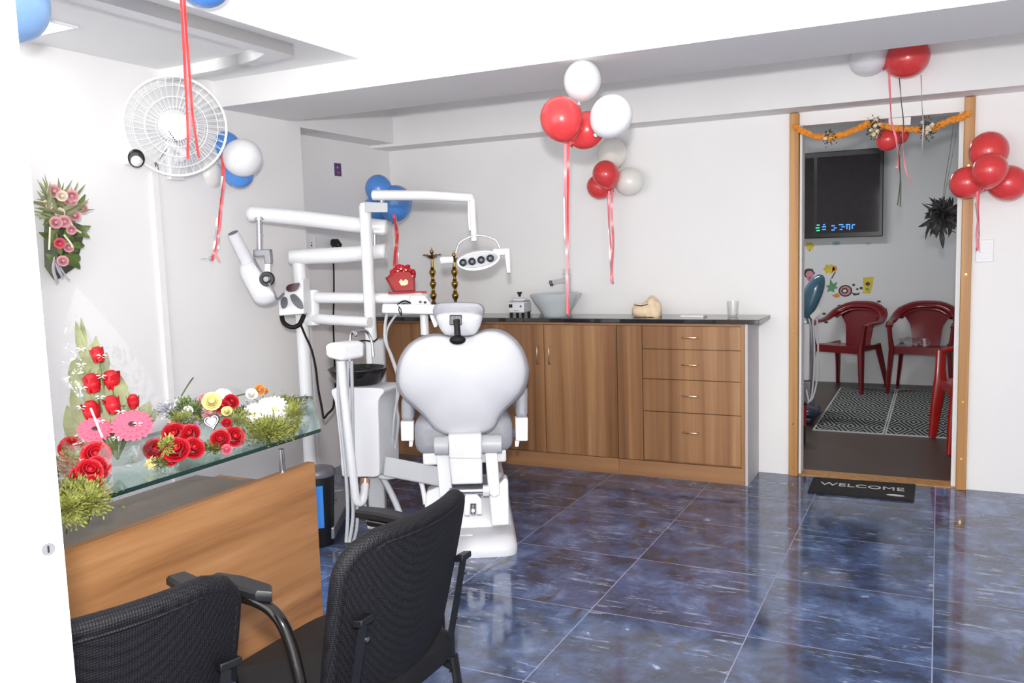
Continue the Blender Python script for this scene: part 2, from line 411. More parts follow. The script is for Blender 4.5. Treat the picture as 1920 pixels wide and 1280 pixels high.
def meshof(name, b, mats, smooth=True, angle=60):
    me = bpy.data.meshes.new(name); bmesh.ops.recalc_face_normals(b.bm, faces=b.bm.faces); b.bm.to_mesh(me); b.bm.free()
    for m in (mats if isinstance(mats, (list, tuple)) else [mats]): me.materials.append(MATS[m])
    if smooth: me.polygons.foreach_set('use_smooth', [True]*len(me.polygons)); me.set_sharp_from_angle(angle=math.radians(angle))
    return me
def dup(root, loc, rz, label, group=None, name=None):
    r = root.copy(); COL.objects.link(r); r.location = loc; r.rotation_euler = (0, 0, rz); r['label'] = label
    if group: r['group'] = group
    MW[r.name] = M.Translation(V(loc)) @ M.Rotation(rz, 4, 'Z')
    def rec(src, dst):
        for ch in list(src.children):
            c = ch.copy(); COL.objects.link(c); c.parent = dst; rec(ch, c)
    rec(root, r); return r
def text(name, s, size, mname, parent, T, extrude=.001):
    cu = bpy.data.curves.new(name, 'FONT'); cu.body = s; cu.size = size; cu.align_x = 'CENTER'; cu.align_y = 'CENTER'; cu.extrude = extrude
    tmp = bpy.data.objects.new(name, cu); COL.objects.link(tmp)
    me = bpy.data.meshes.new_from_object(tmp.evaluated_get(bpy.context.evaluated_depsgraph_get()))
    bpy.data.objects.remove(tmp); me.materials.clear(); me.materials.append(MATS[mname])
    o = bpy.data.objects.new(name, me); COL.objects.link(o); o.parent = parent; o.matrix_local = wmat(parent).inverted() @ T; return o
def arc(c, u, v, a0, a1, n): return [V(c)+V(u)*math.cos(a0+(a1-a0)*i/n)+V(v)*math.sin(a0+(a1-a0)*i/n) for i in range(n+1)]
def spline(P, n=6):
    P = [V(p) for p in P]; out = []
    for i in range(len(P)-1):
        a, b, c, d = P[max(i-1, 0)], P[i], P[i+1], P[min(i+2, len(P)-1)]
        for k in range(n):
            t = k/n; out.append(.5*((2*b)+(c-a)*t+(2*a-5*b+4*c-d)*t*t+(3*b-a-3*c+d)*t**3))
    return out+[P[-1]]
# ---------------------------------------------------------------- setting
XL, XN, YW, YF, ZB = -2.2, -2.4, 2.3, 2.07, 2.145      # left wall, niche wall, back wall, tie-beam face, tie-beam underside
ZC = 2.78
DX0, DX1, DZ = .455, 1.30, 2.07                        # doorway
b = B(); b.box((-2.55, -5, -.12), (4.2, 2.36, 0)); struct('floor', b, 'navy_tile', origin=(0, 0, 0))
b = B(); b.box((-1.4, 2.36, -.12), (2.4, 6.1, 0)); struct('floor_far_room', b, 'dark_plank')
b = B(); b.box((XN-.02, YW, 0), (DX0, YW+.12, ZC)); b.box((DX1, YW, 0), (4.2, YW+.12, ZC)); b.box((DX0, YW, DZ), (DX1, YW+.12, ZC))
struct('wall_back', b, 'wall_paint')
b = B(); b.box((XL-.2, -3.6, 0), (XL, 1.09, ZC)); b.box((XN-.15, 1.09, 0), (XN, YW+.12, ZC)); struct('wall_left', b, 'wall_paint')
b = B(); b.box((XN, YF, ZB), (4.2, YW, ZC)); b.box((XN, 1.09, ZB+.02), (XL, YF, ZC)); struct('trim_1', b, 'wall_paint')
b = B(); b.box((XL, .42, 2.19), (4.2, 1.0, ZC)); struct('trim_2', b, 'wall_paint')          # dropped beam across the room
b = B(); b.box((XN-.2, -3.6, ZC), (4.2, YW+.12, ZC+.1)); struct('ceiling', b, 'ceiling_paint')
ZS = 2.325
b = B(); b.box((XL, -3.6, ZS), (-1.27, .42, ZC)); struct('trim_3', b, 'ceiling_paint')       # lowered ceiling along the left wall
inner = [(-1.41, -3.4), (-1.41, -.07), (-1.52, -.01), (-1.66, .03), (-1.84, .055), (-2.02, .065), (-2.199, .068)]
outer = [(-1.335, -3.4), (-1.335, .03), (-1.5, .065), (-1.66, .09), (-1.84, .11), (-2.02, .12), (-2.199, .122)]
b = B()
for z0, z1 in ((ZS-.05, ZS),):
    for i in range(len(inner)-1):
        A, Bq, Cq, D = inner[i], inner[i+1], outer[i+1], outer[i]
        b.hexa([(*A, z0), (*Bq, z0), (*Cq, z0), (*D, z0)], [(*A, z1), (*Bq, z1), (*Cq, z1), (*D, z1)])
struct('trim_4', b, 'ceiling_paint')                                                         # cove frame under it
b = B(); b.box((2.9, -3.3, 0), (3.0, YW, ZC)); struct('wall_right', b, 'wall_paint')
# the room beyond the doorway
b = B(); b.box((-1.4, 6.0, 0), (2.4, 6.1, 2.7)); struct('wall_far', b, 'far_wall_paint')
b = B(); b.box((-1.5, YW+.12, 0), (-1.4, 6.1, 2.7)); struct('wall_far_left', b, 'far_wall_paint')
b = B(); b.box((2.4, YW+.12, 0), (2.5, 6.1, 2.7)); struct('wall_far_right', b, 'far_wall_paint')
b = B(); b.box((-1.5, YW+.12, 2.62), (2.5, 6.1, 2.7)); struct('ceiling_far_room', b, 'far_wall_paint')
la = bpy.data.lights.new('far_room_fill', 'AREA'); la.shape = 'RECTANGLE'; la.size = 1.2; la.size_y = .1; la.energy = 23  # unseen fill light, added only to brighten the far room
lo = bpy.data.objects.new('far_room_fill', la); lo.location = (-.3, 4.3, 2.6); COL.objects.link(lo)
# doorway frame: two timber posts with pale inner jambs
d = thing('door_1', None, None, (.88, YW, 0), kind='structure')
b = B(); b.box((DX0-.052, YW-.035, 0), (DX0, YW+.02, ZB-.004)); mk('post', b, 'teak_frame', d, bevel=.004)
b = B(); b.box((DX1, YW-.035, 0), (DX1+.052, YW+.02, ZB-.004)); mk('post', b, 'teak_frame', d, bevel=.004)
b = B(); b.box((DX0-.01, YW+.02, 0), (DX0+.012, YW+.13, DZ)); mk('jamb', b, 'wall_paint', d)
b = B(); b.box((DX1-.022, YW+.02, 0), (DX1+.01, YW+.13, DZ)); mk('jamb', b, 'wall_paint', d)
b = B(); b.box((DX0, YW+.001, 0), (DX1, YW+.13, .006)); mk('threshold', b, 'teak_frame', d)
b = B()
for px, zs in ((DX0-.026, (.05, .32, .88)), (DX1+.026, (.18, .5, 1.2, 1.78))):
    for z in zs: b.cyl((px, YW-.034, z), (px, YW-.04, z), .006, n=10)
mk('screw_head', b, 'brass', d)
# white entrance door standing open at the left edge of the view
E0 = V((.262, -2.365, 0)); ld = V((-.34, -.94, 0)).normalized(); ln = V((ld.y, -ld.x, 0))*-1
if ln.dot(CC-E0) < 0: ln = -ln
d = thing('door_2', None, None, E0+ld*.4, kind='structure')
b = B(); b.obox(E0+ld*.42+V((0, 0, 1.055))-ln*.018, ld*.42, ln*.018, V((0, 0, 1.045))); mk('leaf', b, 'door_white', d, bevel=.002)
b = B(); b.obox(E0+V((0, 0, 1.055))-ln*.018-ld*.0015, ld*.0015, ln*.0165, V((0, 0, 1.04))); mk('edge_band', b, 'door_edge', d)
pl = E0; r = ray(85, 1025); t = (pl-CC).dot(ln)/r.dot(ln); K = CC+r*t
b = B(); b.cyl(K, K+ln*.012, .009, .0075, 18); mk('lock_cylinder', b, 'chrome', d)
b = B(); b.obox(K+ln*.0122, ld*.001, ln*.0006, V((0, 0, .004))); mk('keyhole', b, 'black_plastic', d)
# recessed lamp panel in the lowered ceiling
p = onz(137, 48, ZS)
t = thing('ceiling_light', 'white square ceiling light panel above the reception desk', 'light', (p.x-.12, p.y-.25, ZS))
b = B(); b.box((max(XL+.004, p.x-.26), p.y-.5, ZS-.008), (p.x, p.y, ZS-.0005)); mk('diffuser', b, 'lamp_panel', t)
b = B(); x0 = max(XL+.002, p.x-.275)
for a in ((x0, p.y, p.x+.012, p.y+.012), (p.x, p.y-.512, p.x+.012, p.y), (x0, p.y-.512, p.x, p.y-.5)):
    b.box((a[0], a[1], ZS-.01), (a[2], a[3], ZS-.0005))
mk('frame', b, 'unit_white', t)
# ---------------------------------------------------------------- wooden base cabinets along the back wall
YC = 1.96
def carcass(t, x0, x1):
    b = B(); b.box((x0+.002, YC+.019, .1), (x1-.002, YW-.002, .945)); mk('body', b, 'cabinet_wood', t)
    b = B(); b.box((x0+.001, YC+.004, 0), (x1-.001, YC+.03, .098)); mk('plinth', b, 'cabinet_wood_flat', t)
def front(t, name, x0, x1, z0, z1, m='cabinet_wood'):
    b = B(); b.box((x0+.002, YC, z0+.002), (x1-.002, YC+.018, z1-.002)); return mk(name, b, m, t, bevel=.0015)
def pull(parent, c, vertical, L=.09):
    b = B(); c = V(c); a = V((0, 0, 1)) if vertical else V((1, 0, 0)); y = V((0, -1, 0))
    b.tube([c-a*L/2, c-a*L/2+y*.022, c-a*L*.42+y*.027, c+a*L*.42+y*.027, c+a*L/2+y*.022, c+a*L/2], .0045, 8); mk('handle', b, 'gold_handle', parent)
T = thing('base_cabinet', 'walnut-look cabinet with a stack of four drawers at the right end of the counter', 'cabinet', (-.18, 2.13, 0))
carcass(T, -.567, .205)
front(T, 'filler_panel', -.567, -.405, .1, .93)
zs = [.93, .79, .608, .41, .108]
hz = [.865, .702, .517, .296]
for i in range(4):
    dr = front(T, 'drawer', -.405, .185, zs[i+1], zs[i]); pull(dr, (-.11, YC, hz[i]), False)
b = B(); b.box((.207, YC+.001, .0), (.222, YW-.001, .945)); mk('side_panel', b, 'side_grey', T, label='grey laminated side panel')
b = B(); b.box((.185, YC, .1), (.206, YC+.018, .945)); mk('edge_strip', b, 'cabinet_wood', T)
b = B(); b.box((-.567, YC+.002, .931), (.185, YC+.018, .945)); mk('top_rail', b, 'cabinet_wood_flat', T)
T = thing('base_cabinet', 'walnut-look cabinet with two tall doors under the white wash basin', 'cabinet', (-1.08, 2.13, 0))
carcass(T, -1.59, -.567)
D1 = front(T, 'door', -1.59, -1.056, .1, .93); D2 = front(T, 'door', -1.056, -.567, .1, .93)
hA, hB = ony(1010, 665, YC), ony(1032, 665, YC)
pull(D1, hA, True, .11); pull(D2, hB, True, .11)
b = B(); b.box((-1.59, YC+.002, .931), (-.567, YC+.018, .945)); mk('top_rail', b, 'cabinet_wood_flat', T)
T = thing('base_cabinet', 'walnut-look corner cabinet half hidden behind the white dental chair', 'cabinet', (-2.0, 2.13, 0))
carcass(T, -2.39, -1.592)
front(T, 'door', -2.39, -1.992, .1, .93); front(T, 'door', -1.992, -1.592, .1, .93)
b = B(); b.box((-2.39, YC+.002, .931), (-1.592, YC+.018, .945)); mk('top_rail', b, 'cabinet_wood_flat', T)
ZT = .972
b = B(); b.box((XN+.004, YC-.022, .946), (.29, YW-.001, ZT)); solo('worktop', b, 'granite_black', 'long black granite worktop lying on the walnut cabinets', 'worktop', bevel=.003)
# ---------------------------------------------------------------- things on the worktop
def sits(x, y): return onz(x, y, ZT)
# wash basin
c = V((ony(1042, 580, 2.11).x, 2.115, ZT))
T = thing('wash_basin', 'conical white ceramic vessel basin standing on the black worktop', 'basin', c)
R0 = .168
b = B(); b.lathe([(.085, 0), (.088, .004), (.1, .03), (.135, .085), (R0, .138), (R0+.002, .144), (R0-.006, .147), (R0-.014, .142), (.12, .07), (.07, .02), (.02, .016), (0, .016)], c, n=40); mk('bowl', b, 'ceramic', T)
b = B(); b.lathe([(0, .017), (.022, .018), (.024, .0165)], c, n=20); mk('drain', b, 'chrome', T)
q = ony(1064, 585, 2.26); q.y = 2.262
T = thing('basin_tap', 'chrome pillar tap rising behind the white wash basin', 'tap', (q.x, q.y, ZT))
zt = ony(1064, 504, 2.26).z
b = B(); b.box((q.x-.019, q.y-.019, ZT), (q.x+.019, q.y+.019, zt-.035)); mk('pillar', b, 'ceramic', T, bevel=.003)
zs_ = ony(1064, 524, 2.26).z
b = B(); b.hexa([(q.x-.017, q.y-.015, zs_-.014), (q.x-.062, q.y-.155, zs_-.022), (q.x-.028, q.y-.165, zs_-.022), (q.x+.017, q.y-.019, zs_-.014)], [(q.x-.017, q.y-.015, zs_+.014), (q.x-.062, q.y-.155, zs_+.002), (q.x-.028, q.y-.165, zs_+.002), (q.x+.017, q.y-.019, zs_+.014)]); mk('spout', b, 'chrome', T, bevel=.002)
b = B(); b.cyl((q.x-.044, q.y-.15, zs_-.02), (q.x-.044, q.y-.15, zs_-.034), .011, n=14); mk('aerator', b, 'black_plastic', T)
b = B(); b.box((q.x-.017, q.y-.03, zt-.033), (q.x+.017, q.y+.017, zt)); mk('lever', b, 'ceramic', T, bevel=.004)
# small white heater with a black knob on its lid
c = sits(975, 589); c.y = 2.06; c.x = ony(975, 580, 2.06).x
T = thing('glass_bead_steriliser', 'small white steriliser box with a black lid knob beside the basin', 'steriliser', c)
b = B(); b.box((c.x-.056, c.y-.06, c.z+.028), (c.x+.056, c.y+.06, c.z+.098)); mk('body', b, 'unit_white', T, bevel=.008)
b = B(); b.box((c.x-.05, c.y-.054, c.z+.099), (c.x+.05, c.y+.054, c.z+.106)); mk('collar', b, 'panel_grey', T, bevel=.002)
b = B(); b.lathe([(0, .107), (.05, .107), (.05, .115), (.035, .124), (.012, .127), (.012, .13), (0, .13)], c); mk('lid', b, 'unit_white', T)
b = B(); b.lathe([(.007, .13), (.008, .142), (.017, .154), (.018, .16), (0, .161)], c); k = mk('knob', b, 'black_plastic', T, label='black conical lid knob')
for sx in (-1, 1):
    for sy in (-1, 1):
        b = B(); b.cyl((c.x+sx*.042, c.y+sy*.045, c.z), (c.x+sx*.042, c.y+sy*.045, c.z+.03), .009, .01, 12); mk('foot', b, 'black_rubber', T)
b = B(); b.box((c.x-.05, c.y-.0615, c.z+.062), (c.x-.025, c.y-.0598, c.z+.084)); mk('power_switch', b, 'black_plastic', T, bevel=.002)
b = B(); b.box((c.x-.02, c.y-.0612, c.z+.04), (c.x+.02, c.y-.0598, c.z+.043)); mk('label_strip', b, 'dark_panel', T)
b = B(); b.cyl((c.x+.035, c.y-.0598, c.z+.07), (c.x+.035, c.y-.0625, c.z+.07), .007, n=12); mk('dial', b, 'dark_panel', T)
# beige plaster jaw model
c = V((ony(1214, 588, 2.1).x, 2.1, ZT))
T = thing('plaster_model', 'rough beige plaster jaw model lying on the black worktop', 'model', c)
def lump(d, q):
    k = 1+.10*math.sin(5*d.x+2*d.z)+.07*math.sin(7*d.y-3*d.x)
    return V((q.x*k, q.y*k, max(-.048, q.z*k)))
b = B(); b.ell(c+V((.032, 0, .048)), (.062, .06, .072), fn=lump); b.ell(c+V((-.03, -.005, .036)), (.066, .062, .05), fn=lambda d, q: V((q.x, q.y, max(-.036, q.z*(1+.1*math.sin(6*d.x)))))); mk('base', b, 'plaster', T)
b = B()
for k in range(9):
    a = PI*(.15+.7*k/8); b.ell(c+V((-.03-.045*math.cos(a), -.005-.045*math.sin(a), .076+.002*math.sin(k))), (.0095, .008, .011), n=10, m=8)
mk('teeth_row', b, 'petal_cream', T)
b = B(); b.tube([c+V((-.066, -.05, .077)), c+V((-.02, -.062, .072)), c+V((.02, -.052, .08))], .003, 6); mk('wire', b, 'bronze', T)
# clear tumbler and white tray
c = V((ony(1374, 590, 2.09).x, 2.09, ZT))
b = B(); b.lathe([(0, 0), (.03, 0), (.032, .004), (.037, .098), (.0345, .098), (.03, .01), (0, .01)], c, n=28)
solo('glass_tumbler', b, 'clear_glass', 'clear glass tumbler near the right end of the worktop', 'glass')
c = V((ony(1301, 590, 2.12).x, 2.12, ZT))
b = B(); b.box((c.x-.07, c.y-.05, c.z), (c.x+.07, c.y+.05, c.z+.012)); solo('paper_pad', b, 'paper_white', 'thin white paper pad lying between the plaster model and the tumbler', 'paper', bevel=.002)
# two brass oil lamps
def brass_lamp(px, top, d_y, label, full):
    x = ony(px, 560, d_y).x; c = V((x, d_y, ZT)); T = thing('oil_lamp', label, 'lamp', c, group='brass oil lamps on the worktop')
    H = ony(px, top, d_y).z-ZT
    b = B(); b.lathe([(0, 0), (.058, 0), (.058, .008), (.045, .016), (.02, .03), (.013, .045), (.02, .06), (.026, .075), (.018, .09), (.01, .1)], c); mk('base', b, 'bronze', T)
    b = B(); pr = [(.01, .1)]; z = .1; k = 0
    while z < H-.15:
        pr += [(.011, z+.01), (.02, z+.026), (.024, z+.038), (.022, z+.05), (.013, z+.06), (.017, z+.066), (.011, z+.072), (.01, z+.08)]; z += .08
    pr.append((.009, H-.075)); b.lathe(pr, c); mk('stem', b, 'brass', T)
    b = B(); b.lathe([(.009, H-.078), (.025, H-.072), (.04, H-.06), (.058, H-.052), (.058, H-.049), (.03, H-.052), (0, H-.056)], c)
    for q in range(5):
        a = q*2*PI/5+.3; b.ell(c+V((.055*math.cos(a), .055*math.sin(a), H-.05)), (.012, .012, .005), n=10, m=6)
    mk('oil_dish', b, 'bronze', T)
    b = B(); b.lathe([(.006, H-.056), (.008, H-.04), (.014, H-.032), (.013, H-.022), (.005, H-.014), (.004, H), (0, H+.002)], c); mk('finial', b, 'brass', T)
    return T
brass_lamp(813, 464, 2.1, 'brass oil lamp whose dish and finial show left of the operating light', 1)
brass_lamp(854, 470, 2.06, 'tall brass oil lamp standing behind the chair headrest under the operating light', 1)
# ---------------------------------------------------------------- dental chair (seen from behind, pointing away from the viewer)
UD = V((-.489, .872, 0)); RD = V((.872, .489, 0)); ZD = V((0, 0, 1))
def TP(pts): return [at(*p) for p in pts]
def slab(b, px, d, th, dr=None):
    return b.prism([at(x, y, d(y) if callable(d) else d) for x, y in px], (dr if dr is not None else UD)*th)
def plate(b, px, dfun, steps, cap0=True, cap1=True):
    cx = sum(p[0] for p in px)/len(px); cy = sum(p[1] for p in px)/len(px)
    return b.rings([[at(cx+(x-cx)*s, cy+(y-cy)*s, dfun(cy+(y-cy)*s)+dd) for x, y in px] for s, dd in steps], cap0, cap1)
def smooth_px(px, n=4):
    m = len(px); out = []
    for i in range(m):
        a, b, c, d = px[i-1], px[i], px[(i+1) % m], px[(i+2) % m]
        for k in range(n):
            t = k/n; out.append(tuple(.5*((2*b[j])+(c[j]-a[j])*t+(2*a[j]-5*b[j]+4*c[j]-d[j])*t*t+(3*b[j]-a[j]-3*c[j]+d[j])*t**3) for j in (0, 1)))
    return out
bc = onz(884, 1049); bc = V((bc.x, bc.y, 0)) + UD*.02
T = thing('dental_chair', 'white dental chair with a heart-shaped backrest seen from behind', 'chair', bc+UD*.3)
heart = [(730+x/4, 560+y/4) for x, y in [(510, 288), (450, 282), (380, 270), (300, 276), (222, 304), (150, 355), (98, 430), (68, 520), (62, 600), (76, 670), (112, 735), (172, 792), (240, 850), (292, 915), (335, 972), (385, 1006), (440, 1026), (565, 1030), (690, 1016), (742, 998), (790, 960), (822, 890), (862, 830), (920, 775), (980, 718), (1016, 650), (1034, 570), (1032, 500), (1008, 420), (970, 350), (920, 295), (862, 256), (795, 236), (722, 236), (660, 256), (600, 280)]]
heart = smooth_px(heart, 3)
df = lambda y: 3.96+(y-720)*.0009
b = B(); plate(b, heart, df, [(.05, -.075), (.35, -.07), (.62, -.052), (.82, -.026), (.92, -.008), (.965, .008), (.985, .03), (.98, .05)]); back = mk('backrest_shell', b, 'shell_white', T, angle=60)
b = B(); plate(b, heart, df, [(.93, .03), (.985, .032), (1.015, .045), (1.03, .075), (1.02, .11), (.97, .135), (.8, .15), (.3, .14)]); mk('backrest_cushion', b, 'cushion_grey', T, angle=60, label='grey upholstered backrest cushion')
hs = smooth_px([(818, 592), (828, 587), (845, 584.5), (861, 584), (878, 584.5), (894, 587), (904, 592), (903, 604), (898, 617), (891, 626), (880, 629), (861, 630), (841, 629), (832, 625), (825, 616), (820, 604)], 2)
dh = lambda y: 3.86+(y-605)*.0006
b = B(); plate(b, hs, dh, [(.1, -.03), (.5, -.026), (.8, -.014), (.94, 0), (1, .02), (.98, .04)]); mk('headrest_shell', b, 'shell_white', T, angle=60)
hc = smooth_px([(818, 569), (835, 567), (862, 566), (888, 567), (902, 570), (909, 580), (905, 596), (896, 610), (862, 614), (828, 610), (816, 597), (811, 582)], 2)
b = B(); plate(b, hc, dh, [(.7, .02), (.93, .025), (1, .05), (1, .09), (.93, .12), (.6, .13)]); mk('headrest_cushion', b, 'cushion_grey', T, angle=60, label='grey padded headrest cushion')
b = B(); slab(b, [(843, 591), (866, 591), (866, 609), (843, 609)], 3.80, .05); lev = mk('headrest_lock', b, 'black_plastic', T, bevel=.003)
b = B(); b.tube(TP([(856, 600, 3.80), (857, 612, 3.79), (858, 630, 3.78)]), [.016, .014, .015], 12); mk('stem', b, 'black_plastic', lev)
b = B(); b.ell(at(858, 637, 3.78), (.036, .022, .021), rot=M.Rotation(.5, 3, 'Z')); mk('knob', b, 'black_rubber', lev)
b = B(); b.cyl(at(848, 596, 3.795), at(848, 596, 3.785), .003, n=10); b.cyl(at(856, 595, 3.795), at(856, 595, 3.785), .003, n=10); mk('bolt', b, 'dark_panel', lev)
# seat, leg rest
sc0 = at(870, 796, 4.36)
b = B(); b.obox(sc0, RD*.235, UD*.27, V((0, 0, .09))); mk('seat_cushion', b, 'cushion_grey', T, bevel=.05, label='grey upholstered seat cushion')
b = B(); b.obox(sc0+UD*.56-V((0, 0, .05)), RD*.215, UD*.3+V((0, 0, -.1)), V((0, 0, .06))); mk('leg_rest', b, 'cushion_grey', T, bevel=.04)
b = B(); b.obox(sc0-V((0, 0, .11))+UD*.05, RD*.2, UD*.3, V((0, 0, .03))); mk('seat_pan', b, 'unit_white', T, bevel=.01)
for x0, x1, yt, ym, yb in ((751, 776, 747, 790, 827), (966, 990, 726, 783, 827)):
    b = B(); slab(b, [(x0, ym), (x1, ym), (x1, yb), (x0+1, yb)], 4.14, .06); arm = mk('armrest_bracket', b, 'unit_white', T, bevel=.006)
    b = B(); slab(b, [(x0+1, yt), (x1, yt), (x1, ym), (x0+1, ym)], 4.16, .34); mk('armrest_pad', b, 'cushion_grey', T, bevel=.02)
    b = B(); slab(b, [(x0+ (16 if x0 < 800 else 0), yb-1), (x0+(24 if x0 < 800 else 8), yb-1), (x0+(22 if x0 < 800 else 6), yb+10), (x0+(16 if x0 < 800 else 0), yb+10)], 4.16, .03); mk('catch', b, 'unit_white', arm)
    b = B(); q = at((x0+x1)/2, yb-14, 4.2); b.cyl(q, sc0+RD*(-.2 if x0 < 800 else .2)-V((0, 0, .04)), .022, n=12); mk('arm_link', b, 'panel_grey', arm)
# neck plate, hinge drums, lifting links
b = B(); slab(b, [(840, 815), (903, 813), (904, 860), (842, 860)], 3.99, .09); slab(b, [(842, 860), (904, 860), (905, 907), (847, 909)], 3.985, .09); mk('back_carrier', b, 'shell_white', T, bevel=.008)
for xa, xb, y in ((815, 842, 835), (902, 941, 832)):
    b = B(); b.cyl(at(xa, y, 4.06), at(xb, y-.5, 4.06), .045, n=26); mk('hinge_drum', b, 'panel_grey', T, bevel=.003)
b = B(); slab(b, [(818, 852), (843, 852), (849, 930), (824, 932)], 4.09, .07); mk('lift_link', b, 'unit_white', T, bevel=.006)
b = B(); slab(b, [(909, 850), (933, 850), (938, 928), (926, 934), (916, 926)], 4.03, .06); mk('lift_link', b, 'unit_white', T, bevel=.008)
b = B(); slab(b, [(917, 930), (938, 905), (947, 896), (953, 900), (955, 984), (922, 986)], 4.06, .09); mk('lift_post', b, 'unit_white', T, bevel=.008)
b = B(); slab(b, [(800, 922), (824, 912), (846, 930), (850, 985), (812, 985), (796, 950)], 4.16, .1); mk('lift_post', b, 'unit_white', T, bevel=.01)
b = B(); b.cyl(at(843, 921, 4.02), at(917, 919, 4.02), .017, n=16); rod = mk('cross_rod', b, 'chrome', T)
b = B(); b.cyl(at(906, 919, 4.02), at(917, 919, 4.02), .026, n=6); mk('nut', b, 'unit_white', rod)
b = B(); slab(b, [(874, 926), (894, 926), (903, 936), (904, 964), (894, 964), (893, 944), (882, 944), (880, 966), (871, 966), (869, 936)], 4.02, .05); mk('pump_bracket', b, 'unit_white', T, bevel=.003)
b = B(); b.cyl(at(887, 963, 4.04), at(887, 945, 4.04), .012, n=12); b.cyl(at(887, 957, 4.02), at(887, 957, 4.0), .008, n=10); mk('pump_piston', b, 'steel_grey', T)
b = B(); b.obox(bc+UD*.42+V((0, 0, .19)), RD*.13, UD*.14, V((0, 0, .13))); mk('motor_block', b, 'dark_panel', T, bevel=.01)
# floor base
def brect(w, l0, l1, z, r=.06):
    out = []
    for cx, cy, a0 in ((w-r, l1-r, 0), (-w+r, l1-r, PI/2), (-w+r, l0+r, PI), (w-r, l0+r, 1.5*PI)):
        for k in range(5):
            a = a0+PI/2*k/4; out.append(bc+RD*(cx+r*math.cos(a))+UD*(cy+r*math.sin(a))+V((0, 0, z)))
    return out
b = B(); b.rings([brect(.215, 0, .86, .0), brect(.218, -.003, .863, .03), brect(.214, .004, .856, .048), brect(.2, .03, .84, .072), brect(.17, .09, .8, .078, .04)]); mk('base_plate', b, 'shell_white', T, angle=50)
b = B(); b.rings([brect(.205, .2, .84, .06), brect(.2, .22, .83, .12), brect(.175, .3, .8, .27, .05), brect(.16, .34, .76, .3, .05)])
mk('base_cover', b, 'shell_white', T, angle=50)
b = B(); p0 = bc+RD*-.02+UD*.1+V((0, 0, .078)); b.obox(p0, RD*.03, UD*.012, V((0, 0, .004))); mk('foot_switch', b, 'unit_white', T, bevel=.002)
# ---------------------------------------------------------------- treatment unit with spittoon, lamp pole and instrument tray
u0 = at(675, 893, 4.36); u0 = V((u0.x, u0.y, 0))
T = thing('dental_unit', 'white treatment unit with black spittoon bowl left of the dental chair', 'dental unit', u0)
bd = (UD*.85+RD*.42).normalized()
b = B(); slab(b, smooth_px([(622, 730), (640, 727), (700, 727), (719, 730), (718, 738), (709, 752), (710, 800), (711, 870), (709, 892), (690, 894), (655, 894), (641, 891), (638, 850), (632, 790), (627, 752), (622, 740)], 2), 4.22, .19, bd); mk('cabinet', b, 'shell_white', T, bevel=.012)
sp = at(671, 702, 4.36)
b = B(); b.lathe([(.085, -.065), (.11, -.04), (.135, 0), (.148, .028), (.15, .034), (.142, .036), (.13, .02), (.1, -.01), (.05, -.028), (0, -.03)], sp, n=40, sx=1.0); bowl = mk('spittoon_bowl', b, 'black_gloss', T, label='glossy black spittoon bowl')
b = B(); b.lathe([(.04, -.0285), (.045, -.024), (.03, -.022), (0, -.0235)], sp); mk('drain_sieve', b, 'steel_grey', bowl)
b = B(); b.lathe([(.1, -.13), (.125, -.1), (.115, -.06), (.09, -.04)], sp); mk('bowl_collar', b, 'shell_white', T)
b = B(); b.tube(spline(TP([(656, 690, 4.38), (656, 655, 4.38), (658, 628, 4.38), (664, 622, 4.37), (668, 630, 4.36)])), .008, 10); mk('cup_filler', b, 'chrome', T)
b = B(); b.tube(spline(TP([(700, 668, 4.42), (697, 640, 4.42), (688, 622, 4.41), (676, 620, 4.38), (668, 624, 4.36)])), .0075, 10); mk('bowl_rinser', b, 'chrome', T)
b = B(); b.tube(spline(TP([(672, 640, 4.4), (684, 638, 4.42), (700, 640, 4.44), (708, 634, 4.45)])), .004, 8); mk('cable', b, 'black_rubber', T)
# pole
pt = at(684, 386, 4.5); pb = V((pt.x, pt.y, .8))
b = B(); b.tube([pb, pb+V((0, 0, .05)), pt-V((0, 0, .03)), pt, pt+V((0, 0, .015)), pt+V((0, 0, .022))], [.033, .031, .031, .03, .022, .006], 22); mk('lamp_pole', b, 'unit_white', T)
q = V((pb.x, pb.y, 0)); b = B(); b.obox(q+RD*.035+V((0, 0, .82)), RD*.036, UD*.04, V((0, 0, .14))); mk('pole_socket', b, 'panel_grey', T, bevel=.012)
b = B(); b.hexa([at(684, 398, 4.46), at(727, 398, 4.46), at(727, 398, 4.56), at(684, 398, 4.56)], [at(684, 378, 4.46), at(727, 380, 4.46), at(727, 380, 4.56), at(684, 378, 4.56)]); mk('pole_bracket', b, 'panel_grey', T, bevel=.004)
b = B(); b.cyl(at(716, 382, 4.5), at(716, 366, 4.5), .012, n=14); mk('arm_pivot', b, 'chrome', T)
b = B(); b.tube(TP([(699, 366, 4.5), (701, 366, 4.5), (800, 366, 4.42), (886, 371, 4.36), (888, 371, 4.36)]), [.026, .032, .031, .028, .02], 16, flat=.85); mk('lamp_arm', b, 'unit_white', T)
b = B(); b.tube(TP([(881, 374, 4.36), (881, 405, 4.36), (883, 432, 4.36)]), .012, 10); b.tube(TP([(886, 374, 4.34), (887, 405, 4.34), (889, 440, 4.33), (889, 452, 4.33)]), .016, 12); mk('drop_tube', b, 'unit_white', T)
lc = at(897, 484, 4.33)
rt = (CC-lc).normalized(); rx = V((rt.y, -rt.x, 0)).normalized()*-1; rz = rx.cross(rt)*-1
if rz.z < 0: rz = -rz
def LP(a, c, e=0): return lc+RD*a+V((0, 0, c))-UD*e
lh = B(); hr = []
for k in range(40):
    a = 2*PI*k/40; hr.append((math.cos(a), math.sin(a)))
